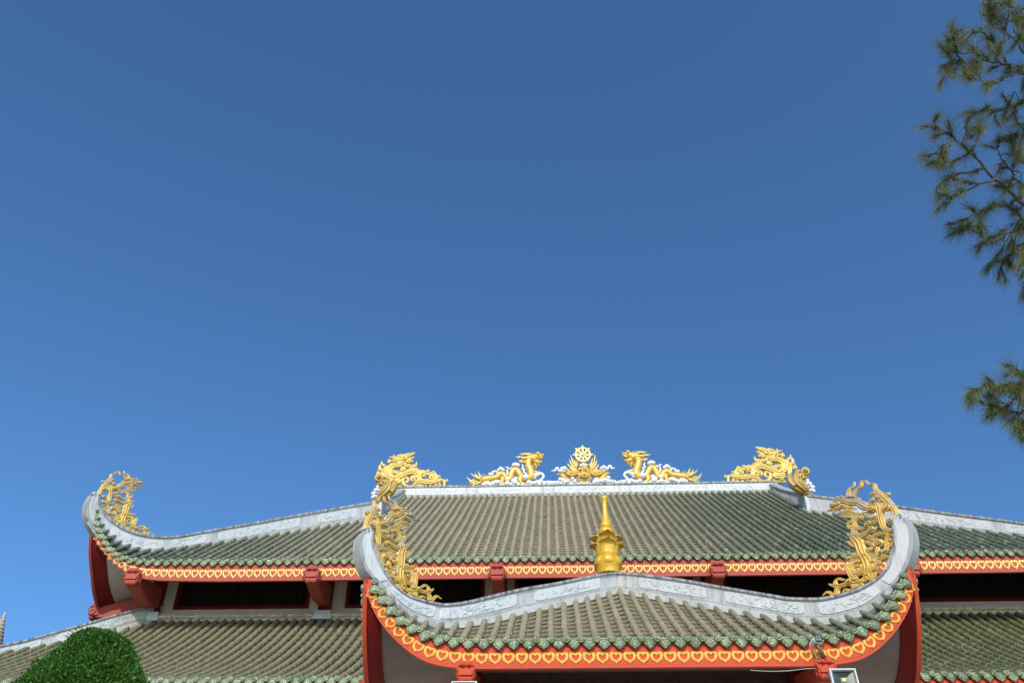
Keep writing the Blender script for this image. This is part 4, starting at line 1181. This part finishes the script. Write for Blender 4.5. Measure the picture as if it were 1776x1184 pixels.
for sx, lb in ((1, 'gold dragon with white clouds on the main ridge, facing right to the wheel'), (-1, 'gold dragon with white clouds on the main ridge, facing left to the wheel')):
    F = flat(-3.2 * sx - (.12 if sx < 0 else 0), YR, 24.12, sx)
    t = thing('ridge_dragon', (-3.2 * sx, YR, 24.12), lb, 'dragon statue', 'pair of gold dragons flanking the wheel')
    a = MB(); carve(a, strokes(RDG), F, 7, 1.0, 10, .1, False); a.build('dragon_body', M['gold'], t, smooth=True, ang=70)
    for nm_, q0, q1 in (('mane', 0, 7), ('tail_flames', 7, 99)):
        sp_m = MB(); carve(sp_m, strokes(RDF)[q0:q1], F, 8, 1.0, 6, 1.0, False, 1.15 if q0 == 0 else 1.25); sp_m.build(nm_, M['gold_pale'], t, smooth=True, ang=60)
    c = MB(); carve(c, strokes(RDC), F, 9, 1.2, 9, .6, False); c.build('cloud_base', M['white_cloud'], t, smooth=True, ang=70)
    wk = MB(); carve(wk, strokes(RDW), F, 1, 1, 5, 0, False); wk.build('whiskers', M['dwire'], t)
    ey = MB(); ey.ball(F(3.2 - 3.2 + .0 + strokes(RDG)[2][1][0], strokes(RDG)[2][1][1] - .10, .12), .03, 8, 6); ey.build('eye', M['black'], t)
# wheel on its dragon face and clouds
t = thing('wheel_ornament', (-.15, YR, 24.12), 'gold eight spoked wheel on a dragon face with white clouds at the ridge centre', 'wheel ornament')
F = flat(-.15, YR, 24.12)
a = MB(); carve(a, strokes(WG), F, 10, .9, 10, .3, True); face = a.build('dragon_face', M['gold'], t, smooth=True, ang=70)
e_ = MB()
for i in (-1, 1): e_.ball(F(.06 + i * .12, .62, .22), .035, 8, 6)
e_.build('eye', M['black'], face)
a = MB(); carve(a, strokes(WF), F, 11, 1.0, 6, 1.0, False, 1.25); a.build('flames', M['gold_pale'], t, smooth=True, ang=60)
a = MB(); carve(a, strokes(WC), F, 12, 1.2, 9, .5, False); a.build('cloud_base', M['white_cloud'], t, smooth=True, ang=70)
wc = (-.07, YR - .16, 25.56); Rw = .345
rim = MB(); rings = []
for i in range(49):
    an = 2 * math.pi * i / 48; rings.append([(wc[0] + r * math.cos(an), wc[1] + d, wc[2] + r * 1.12 * math.sin(an)) for r, d in ((Rw, .05), (Rw, -.03), (Rw * .95, -.05), (Rw * .80, -.05), (Rw * .76, -.03), (Rw * .76, .05))])
rim.loft(rings, cap=False)
wh = rim.build('wheel', M['gold_pale'], t, smooth=True, ang=40)
for i in range(8):
    s_ = MB(); an = math.pi / 4 * i + math.pi / 2
    def Q(r, o_, d): return (wc[0] + r * math.cos(an) - o_ * math.sin(an), wc[1] + d, wc[2] + 1.12 * (r * math.sin(an) + o_ * math.cos(an)))
    s_.prism([(.05, -.020), (Rw * .82, -.050), (Rw * .82, .050), (.05, .020)], lambda p: Q(p[0], p[1], -.035), lambda p: Q(p[0], p[1], .03)); s_.build('spoke', M['gold_pale'], wh)
    if i in (0, 1, 2, 6, 7):
        k = MB(); k.loft([[Q(r, o_ * h, d) for o_, d in ((-1, -.03), (1, -.03), (1, .03), (-1, .03))] for r, h in ((Rw * .98, .02), (Rw * 1.08, .038), (Rw * 1.13, .034), (Rw * 1.27, .005))]); k.build('jewel_point', M['gold'], wh)
hb = MB(); hb.ball((wc[0], wc[1] - .03, wc[2]), .085, 14, 8, (1, .6, 1.1)); hb.build('hub', M['gold_pale'], wh, smooth=True)
# guardian figures on the hips
for sx, lb in ((1, 'tarnished gold guardian figure with string of pearls on the right hip of the hall roof'), (-1, 'tarnished gold guardian figure with string of pearls on the left hip of the hall roof')):
    F = flat(7.8 * sx, 31.1, 20.78, sx)
    t = thing('guardian_figure', (7.9 * sx, 31.1, 20.7), lb, 'roof guardian', 'guardian figures where the hip ridges begin')
    a = MB(); carve(a, strokes(LG), F, 13, 1.0, 10, .5, True, .92); a.build('body', M['gold_old'], t, smooth=True, ang=60)
    a = MB(); carve(a, strokes(LB), F, 14, 1.0, 8, 2.0, False); a.build('pearls', M['white_cloud'], t, smooth=True)
# finial
t = thing('roof_finial', (-.19, PY + PW, 12.2), 'gold lotus finial with a tall neck on the pavilion roof peak', 'finial')
fc = (-.19, PY + PW, 0)
PROF = [(.02, 14.25), (.082, 14.235), (.092, 14.21), (.088, 14.18), (.068, 14.13), (.060, 14.0), (.062, 13.9), (.072, 13.77), (.094, 13.61), (.128, 13.49), (.139, 13.43), (.130, 13.395), (.122, 13.385), (.150, 13.365), (.180, 13.31), (.186, 13.265), (.178, 13.22), (.155, 13.175), (.16, 13.14), (.20, 13.06), (.235, 12.95), (.255, 12.82), (.26, 12.70), (.255, 12.62), (.24, 12.60), (.28, 12.57), (.315, 12.50), (.32, 12.44), (.30, 12.36), (.27, 12.30), (.26, 12.18), (.01, 12.17)]
a = MB(); a.lathe(PROF, fc, 36); bd = a.build('finial_body', M['gold_finial'], t, smooth=True, ang=60)
def petal(c, r0, z0, z1, flare, an, wid, name):
    p = MB(); rings = []; NU, NV = 9, 10
    for j in range(NV + 1):
        v = j / NV; z = lerp(z0, z1, v); rr = r0 + .035 * math.sin(math.pi * v * .8) + flare * (max(0, v - .5) / .5) ** 1.8
        half = wid * (1 - max(0, (v - .55) / .45) ** 2.4 * .96)
        z2 = z - max(0, v - .70) * .24
        ring = []
        for i in range(NU):
            u = (i / (NU - 1) - .5) * 2; th = an + u * half; q = rr - .02 * abs(u) ** 2 * v
            ring.append((c[0] + q * math.cos(th), c[1] + q * math.sin(th), z2))
        rings.append(ring)
    p.loft(rings, closed=False)
    o = p.build(name, M['gold_finial'], t, smooth=True)
    md = o.modifiers.new('thick', 'SOLIDIFY'); md.thickness = .022; md.offset = -1
for k in range(4):
    petal(fc, .240, 12.60, 13.01, .165, -math.pi / 2 + PSI - .04 + k * math.pi / 2, .86, 'petal')
for k in range(4):
    petal(fc, .212, 12.84, 13.20, .175, -math.pi / 2 + PSI - .04 + k * math.pi / 2, .86, 'petal')
lb_ = MB(); rings = []
for z, r in ((12.33, .26), (12.35, .30), (12.39, .325), (12.45, .338), (12.51, .33), (12.56, .305), (12.60, .26), (12.61, .22)):
    rings.append([(fc[0] + r * q * math.cos(th), fc[1] + r * q * math.sin(th), z + .03 * (q - .93)) for th, q in [(2 * math.pi * k / 48, .86 + .14 * abs(math.sin(3 * (2 * math.pi * k / 48) + math.pi / 2 * 0)) ** .5) for k in range(48)]])
lb_.loft(rings); lb_.build('lobed_base', M['gold_finial'], t, smooth=True, ang=50)
bs = MB(); bs.box((fc[0], fc[1], 12.22), (.34, .34, .10)); bs.build('base_block', M['gold_finial'], t, bevel=.01)
# ------------------------------------------------------------------ lamps, camera and cables on the pavilion eave
def floodlight(x, y, z, label, tilt):
    t = thing('floodlight', (x, y, z), label, 'floodlight', 'floodlights under the pavilion eave')
    ct, st_ = math.cos(tilt), math.sin(tilt)
    def F(u, v, o_): return (x + u, y - o_ * ct - v * st_, z + v * ct - o_ * st_)
    def bx(mb, u0, u1, v0, v1, o0, o1):
        mb.add([F(a, b, c) for a in (u0, u1) for b in (v0, v1) for c in (o0, o1)], [(0, 1, 3, 2), (4, 6, 7, 5), (0, 4, 5, 1), (2, 3, 7, 6), (0, 2, 6, 4), (1, 5, 7, 3)])
    W_, H_ = .205, .17
    fr = MB(); t_ = .025
    bx(fr, -W_, W_, H_ - t_, H_, -.05, .03); bx(fr, -W_, W_, -H_, -H_ + t_, -.05, .03); bx(fr, -W_, -W_ + t_, -H_ + t_, H_ - t_, -.05, .03); bx(fr, W_ - t_, W_, -H_ + t_, H_ - t_, -.05, .03)
    fr.build('frame', M['white_metal'], t, bevel=.006)
    hs = MB(); bx(hs, -W_ + .03, W_ - .03, -H_ + .03, H_ - .03, -.10, -.045)
    for i in range(9): bx(hs, -W_ + .04 + i * .04, -W_ + .05 + i * .04, -H_ + .04, H_ - .04, -.15, -.10)
    hs.build('housing', M['black'], t)
    g = MB(); w2, h2 = W_ - .025, H_ - .025
    q = [F(-w2, -h2, .012), F(w2, -h2, .012), F(w2, h2, .012), F(-w2, h2, .012), F(-.05, -.045, -.03), F(.05, -.045, -.03), F(.05, .045, -.03), F(-.05, .045, -.03)]
    g.add(q, [(0, 1, 5, 4), (1, 2, 6, 5), (2, 3, 7, 6), (3, 0, 4, 7), (4, 5, 6, 7)]); g.build('reflector', M['lens'], t)
    bz = MB()
    for u0, u1, v0, v1 in ((-w2, w2, h2 - .022, h2), (-w2, w2, -h2, -h2 + .022), (-w2, -w2 + .022, -h2 + .022, h2 - .022), (w2 - .022, w2, -h2 + .022, h2 - .022)): bx(bz, u0, u1, v0, v1, .013, .022)
    bz.build('bezel', M['black'], t)
    l = MB(); bx(l, -.028, .028, -.025, .030, -.028, -.016); l.build('led_chip', M['led'], t)
    br = MB(); br.tube([F(-W_ - .01, 0, -.03), F(-W_ - .015, .12, -.06), F(-W_ + .06, H_ + .05, -.12), F(W_ - .06, H_ + .05, -.12), F(W_ + .015, .12, -.06), F(W_ + .01, 0, -.03)], [.012] * 6, 6)
    br.build('mounting_yoke', M['dwire'], t)
    return t
floodlight(3.08, PY - .36, 7.735, 'white framed floodlight with yellow chip under the right eave bracket', -.10)
floodlight(-2.90, PY - .36, 7.62, 'white framed floodlight under the left eave bracket, cut by the picture edge', -.55)
t = thing('security_camera', (2.80, PY - .18, 8.2), 'small white camera with black four dot face on a brown pole by the eave', 'security camera')
cx, cy, cz = 2.79, PY - .26, 8.415
b_ = MB(); b_.tube([(cx - .05, cy + .12, cz - .02), (cx - .02, cy + .02, cz), (cx, cy - .03, cz)], [.05, .055, .055], 14); b_.build('housing', M['white_metal'], t, smooth=True, ang=40)
b_ = MB(); b_.box((cx + .025, cy - .045, cz + .012), (.105, .03, .10)); fo_ = b_.build('face', M['black'], t, bevel=.012)
for i in (-1, 1):
    for j in (-1, 1):
        l = MB(); l.ball((cx + .025 + i * .022, cy - .061, cz + .012 + j * .022), .009, 8, 5, (1, .4, 1)); l.build('lamp_dot', M['white_metal'], fo_)
b_ = MB(); b_.tube([(cx + .005, cy + .02, cz - .05), (cx + .04, cy + .05, cz - .14), (cx + .085, cy + .06, cz - .26)], [.034, .03, .034], 10)
b_.tube([(cx + .06, cy + .045, cz - .05), (cx + .075, cy + .06, cz - .15), (cx + .11, cy + .06, cz - .26)], [.018, .018, .018], 8); b_.build('pole', M['bronze'], t, smooth=True)
t = thing('power_cable', (2.8, PY - .2, 8.0), 'thin pale cable running from the camera along the eave to the floodlight', 'cable')
c_ = MB()
for pts in ([(2.765, PY - .24, 8.36), (2.77, PY - .12, 8.22), (2.80, PY - .09, 8.08), (2.82, PY - .06, 8.03), (2.95, PY - .25, 7.93), (3.05, PY - .28, 7.84)],
            [(2.82, PY - .06, 8.03), (2.6, PY - .05, 8.035), (2.3, PY - .045, 8.005), (2.0, PY - .045, 8.0), (1.7, PY - .045, 8.02)],
            [(2.82, PY - .07, 8.03), (2.85, PY - .09, 8.08), (2.80, PY - .1, 8.1)]):
    q = crom(pts, 5); c_.tube(q, [.0075] * len(q), 6)
c_.build('cable', M['wire'], t, smooth=True)
# ------------------------------------------------------------------ ringed spire beyond the hall, at the left
t = thing('ringed_spire', (-20.8, 32.13, 0), 'tip of a tan ringed spire behind the lower roof at the left edge', 'spire')
prof = []
for i in range(16):
    z = 16.85 - i * .135; r = .06 + i * .032
    prof += [(r * .78, z), (r, z - .03), (r, z - .085), (r * .8, z - .125)]
prof = [(.02, 16.98), (.055, 16.9)] + prof
a = MB(); a.lathe(prof, (-20.80, 32.13, 0), 20); a.build('ringed_cone', M['sandstone'], t, smooth=True, ang=35)
a = MB(); a.lathe([(.58, 14.75), (.9, 14.6), (1.1, 13.8), (1.15, 12.5), (1.5, 12.3), (1.5, 11.8), (1.2, 11.7), (1.2, .1), (1.6, 0)], (-20.80, 32.13, 0), 24); a.build('tower', M['sandstone'], t, smooth=True, ang=35)
# ------------------------------------------------------------------ clipped tree
t = thing('clipped_tree', (-5.25, 7.75, 0), 'dense green conical clipped tree in front of the lower left roof', 'topiary tree')
rg = random.Random(21)
TP = [(0, 5.09), (.12, 5.085), (.20, 5.05), (.25, 4.98), (.30, 4.90), (.375, 4.79), (.46, 4.68), (.56, 4.53), (.70, 4.2), (.95, 3.6), (1.08, 3.0), (1.16, 2.3), (1.12, 1.6), (.85, 1.1), (.3, .95)]
def lump(an, z): return 1 + .05 * math.sin(an * 3 + z * 4) + .04 * math.sin(an * 7 - z * 6)
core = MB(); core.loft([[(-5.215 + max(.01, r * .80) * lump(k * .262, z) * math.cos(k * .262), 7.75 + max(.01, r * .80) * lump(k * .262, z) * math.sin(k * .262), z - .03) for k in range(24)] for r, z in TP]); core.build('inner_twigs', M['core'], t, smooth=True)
lf = MB(); seg = []
for (r0, z0), (r1, z1) in zip(TP, TP[1:]): seg.append((math.pi * (r0 + r1) * math.hypot(r1 - r0, z1 - z0)))
def leaf(mb, p, d, s, roll):
    d = d.normalized(); x = d.cross(Vector((0, 0, 1)))
    if x.length < .05: x = Vector((1, 0, 0))
    x.normalize(); x = Matrix.Rotation(roll, 3, d) @ x; nrm = x.cross(d)
    a = p; b = p + d * s * .45 + x * s * .30 + nrm * s * .06; c = p + d * s; e = p + d * s * .45 - x * s * .30 + nrm * s * .06; f = p + d * s * .5 - nrm * s * .03
    mb.add([tuple(q) for q in (a, b, c, e, f)], [(0, 1, 4), (1, 2, 4), (2, 3, 4), (3, 0, 4)])
for (r0, z0), (r1, z1), A in zip(TP, TP[1:], seg):
    dens = 8200 if z1 > 4.15 else 900
    for _ in range(int(A * dens) + (3 if z1 > 4.15 else 0)):
        u = rg.random(); an = rg.uniform(0, 2 * math.pi); r = lerp(r0, r1, u); z = lerp(z0, z1, u)
        k = lump(an, z) * rg.uniform(.93, 1.03)
        nrm = Vector((math.cos(an) * (z0 - z1 + .02), math.sin(an) * (z0 - z1 + .02), (r1 - r0) if z1 > 2 else .05)).normalized()
        d = (nrm + Vector((rg.uniform(-.8, .8), rg.uniform(-.8, .8), rg.uniform(-.7, .9)))).normalized()
        s = rg.uniform(.018, .034) * (1 if z1 > 4.15 else 2.0)
        if rg.random() < .012: s *= 1.5; k *= 1.05
        leaf(lf, Vector((-5.215 + r * k * math.cos(an), 7.75 + r * k * math.sin(an), z)), d, s, rg.uniform(-1.5, 1.5))
# a stray shoot on the right side
for _ in range(26):
    leaf(lf, Vector((-4.93 + rg.uniform(-.03, .06), 7.62 + rg.uniform(-.05, .05), 4.80 + rg.uniform(-.06, .06))), Vector((rg.uniform(0, 1), rg.uniform(-1, 1), rg.uniform(0, 1))), rg.uniform(.03, .05), rg.uniform(-1, 1))
for _ in range(70):
    an = rg.uniform(-math.pi, .2); k_ = rg.random(); z = lerp(5.05, 4.5, k_); r = tab([(4.5, .57), (4.68, .46), (4.9, .30), (5.05, .2)], z) * lump(an, z)
    b0 = Vector((-5.215 + r * math.cos(an), 7.75 + r * math.sin(an), z)); d0 = Vector((math.cos(an), math.sin(an), .9)).normalized()
    for q in range(rg.randint(3, 6)): leaf(lf, b0 + d0 * (.012 * q), d0 + Vector((rg.uniform(-.9, .9), rg.uniform(-.9, .9), rg.uniform(-.3, .9))), rg.uniform(.018, .03), rg.uniform(-1.5, 1.5))
lf.build('leaves', M['topiary'], t)
a = MB(); a.tube([(-5.25, 7.75, 0), (-5.23, 7.76, .6), (-5.25, 7.75, 1.4)], [.11, .09, .07], 10); a.build('trunk', M['bark'], t, smooth=True)
# ------------------------------------------------------------------ casuarina at the right edge
TB0 = (5.35, 7.0, 0)
t = thing('casuarina_tree', TB0, 'feathery casuarina tree with drooping needles reaching in from the right edge', 'casuarina tree')
tr = MB(); q = crom([(5.35, 7.0, 0), (5.42, 7.05, 2), (5.36, 7.0, 4.5), (5.45, 6.95, 7), (5.40, 7.0, 9.5), (5.46, 6.9, 11.5), (5.42, 6.95, 13.2)], 4)
tr.tube(q, [lerp(.24, .05, i / (len(q) - 1)) for i in range(len(q))], 10); tr.build('trunk', M['bark'], t, smooth=True)
rg = random.Random(77)
BRN = []
for ln in TREE.strip().split('\n'):
    k, r, *p = ln.split(); BRN.append((k, float(r), [Vector([float(a) for a in q_.split(',')]) + Vector((.075, 0, -.02)) for q_ in p]))
nd_ = MB(); cn = MB(); tw = MB()
def needle(p, d, L, wd):
    d = d.normalized(); x = d.cross(Vector((rg.uniform(-1, 1), rg.uniform(-1, 1), rg.uniform(-1, 1))))
    if x.length < .01: return
    x.normalize(); P = []; dd = d.copy(); q_ = Vector(p)
    n = 3
    for i in range(n + 1):
        P.append(q_.copy()); dd = (dd + Vector((0, 0, -.16))).normalized(); q_ = q_ + dd * (L / n)
    vs = []
    for i, a in enumerate(P):
        h = wd * (1 - .75 * i / n)
        vs += [tuple(a + x * h), tuple(a - x * h)]
    nd_.add(vs, [(2 * i, 2 * i + 1, 2 * i + 3, 2 * i + 2) for i in range(n)])
def tuft(p, d, n, L, spread):
    for _ in range(n):
        v = d + Vector((rg.gauss(0, spread), rg.gauss(0, spread), rg.gauss(0, spread)))
        needle(p + d * rg.uniform(-.03, .03), v, L * rg.uniform(.55, 1.15), rg.uniform(.0009, .0018))
def twig(p, d, L, r, dens):
    pts = [p]; dd = d.normalized(); q_ = p.copy(); n = 5
    for i in range(n):
        dd = (dd + Vector((rg.gauss(0, .16), rg.gauss(0, .16), rg.gauss(-.03, .14)))).normalized(); q_ = q_ + dd * L / n; pts.append(q_.copy())
    tw.tube([tuple(a) for a in pts], [lerp(r, r * .35, i / n) for i in range(n + 1)], 5)
    for i in range(1, n + 1):
        dl = (pts[i] - pts[i - 1]).normalized()
        tuft(pts[i], dl, int(dens * rg.uniform(1.1, 2.8) * (2.6 if i == n else 1.1)), .15, .36 if i == n else .5)
        if rg.random() < .38:
            c = pts[i] + Vector((rg.uniform(-.012, .012), rg.uniform(-.012, .012), -.012)); cn.ball(tuple(c), rg.uniform(.006, .011), 6, 4, (1, 1, 1.3))
ALLP = []
for k, r, P in BRN:
    sm = [Vector(a) for a in crom([tuple(a) for a in P], 4)]
    # gentle crookedness
    for i in range(1, len(sm) - 1): sm[i] = sm[i] + Vector((rg.gauss(0, .003), rg.gauss(0, .01), rg.gauss(0, .003)))
    ALLP += sm
    rad = [lerp(r, max(.0035, r * .10), (i / (len(sm) - 1)) ** .7) for i in range(len(sm))]
    if k == 'l':
        lb = MB(); st_ = [Vector((5.42, 6.98, sm[0].z - .5)), sm[0].lerp(Vector((5.42, 6.98, sm[0].z - .5)), .4)]
        rad = [a * .62 for a in rad]; lb.tube([tuple(a) for a in st_ + sm], [r * 1.1, r * .9] + rad, 8); lb.build('limb', M['bark'], t, smooth=True)
    else: tw.tube([tuple(a) for a in sm], rad, 6)
    first = 6 if k == 'l' else 1
    for i in range(first, len(sm)):
        dl = (sm[i] - sm[i - 1]); 
        if dl.length < 1e-5: continue
        dl.normalize(); last = i > len(sm) - 3
        if rg.random() < (.5 if k == 'l' else .55) or last:
            dv = dl * (.9 if last else rg.uniform(.2, .9)) + Vector((rg.uniform(-.5, .35), rg.uniform(-.6, .6), rg.uniform(-.75, .45)))
            twig(sm[i], dv, rg.uniform(.06, .15), max(.003, rad[i] * .5), 11 if k == 'l' else 9)
        if rg.random() < .45: tuft(sm[i], (dl + Vector((0, 0, -.3))), 7, .13, .6)
# thick hanging sprays at the top and along the frame edge
def spray(p, n, L):
    for _ in range(n):
        d = Vector((rg.uniform(-.55, .25), rg.uniform(-.4, .4), rg.uniform(-1, -.15))); p0_ = p + Vector((rg.gauss(0, .05), rg.gauss(0, .12), rg.gauss(0, .04))); tw.tube([tuple(p), tuple(p0_)], [.004, .0035], 5); twig(p0_, d, L * rg.uniform(.7, 1.2), .004, 13)
for p, n, L in SPRAYS:
    q_ = min(ALLP, key=lambda a: (a - Vector(p)).length); tw.tube([tuple(q_), tuple(q_.lerp(Vector(p), .5) + Vector((0, 0, .02))), p], [.007, .006, .004], 5)
    spray(Vector(p), max(1, n - 1), L * .9)
tw.build('twigs', M['bark'], t, smooth=True)
o = nd_.build('needles', M['needle'], t); o['kind'] = 'stuff'
o = cn.build('seed_cones', M['cone'], t, smooth=True); o['kind'] = 'stuff'
# ------------------------------------------------------------------ ground
g = MB(); g.add([(-1500, -1500, 0), (1500, -1500, 0), (1500, 1500, 0), (-1500, 1500, 0)], [(0, 1, 2, 3)])
o = g.build('ground', M['paving']); o['kind'] = 'structure'
for o in list(bpy.data.objects):
    if 'base' in o: del o['base']
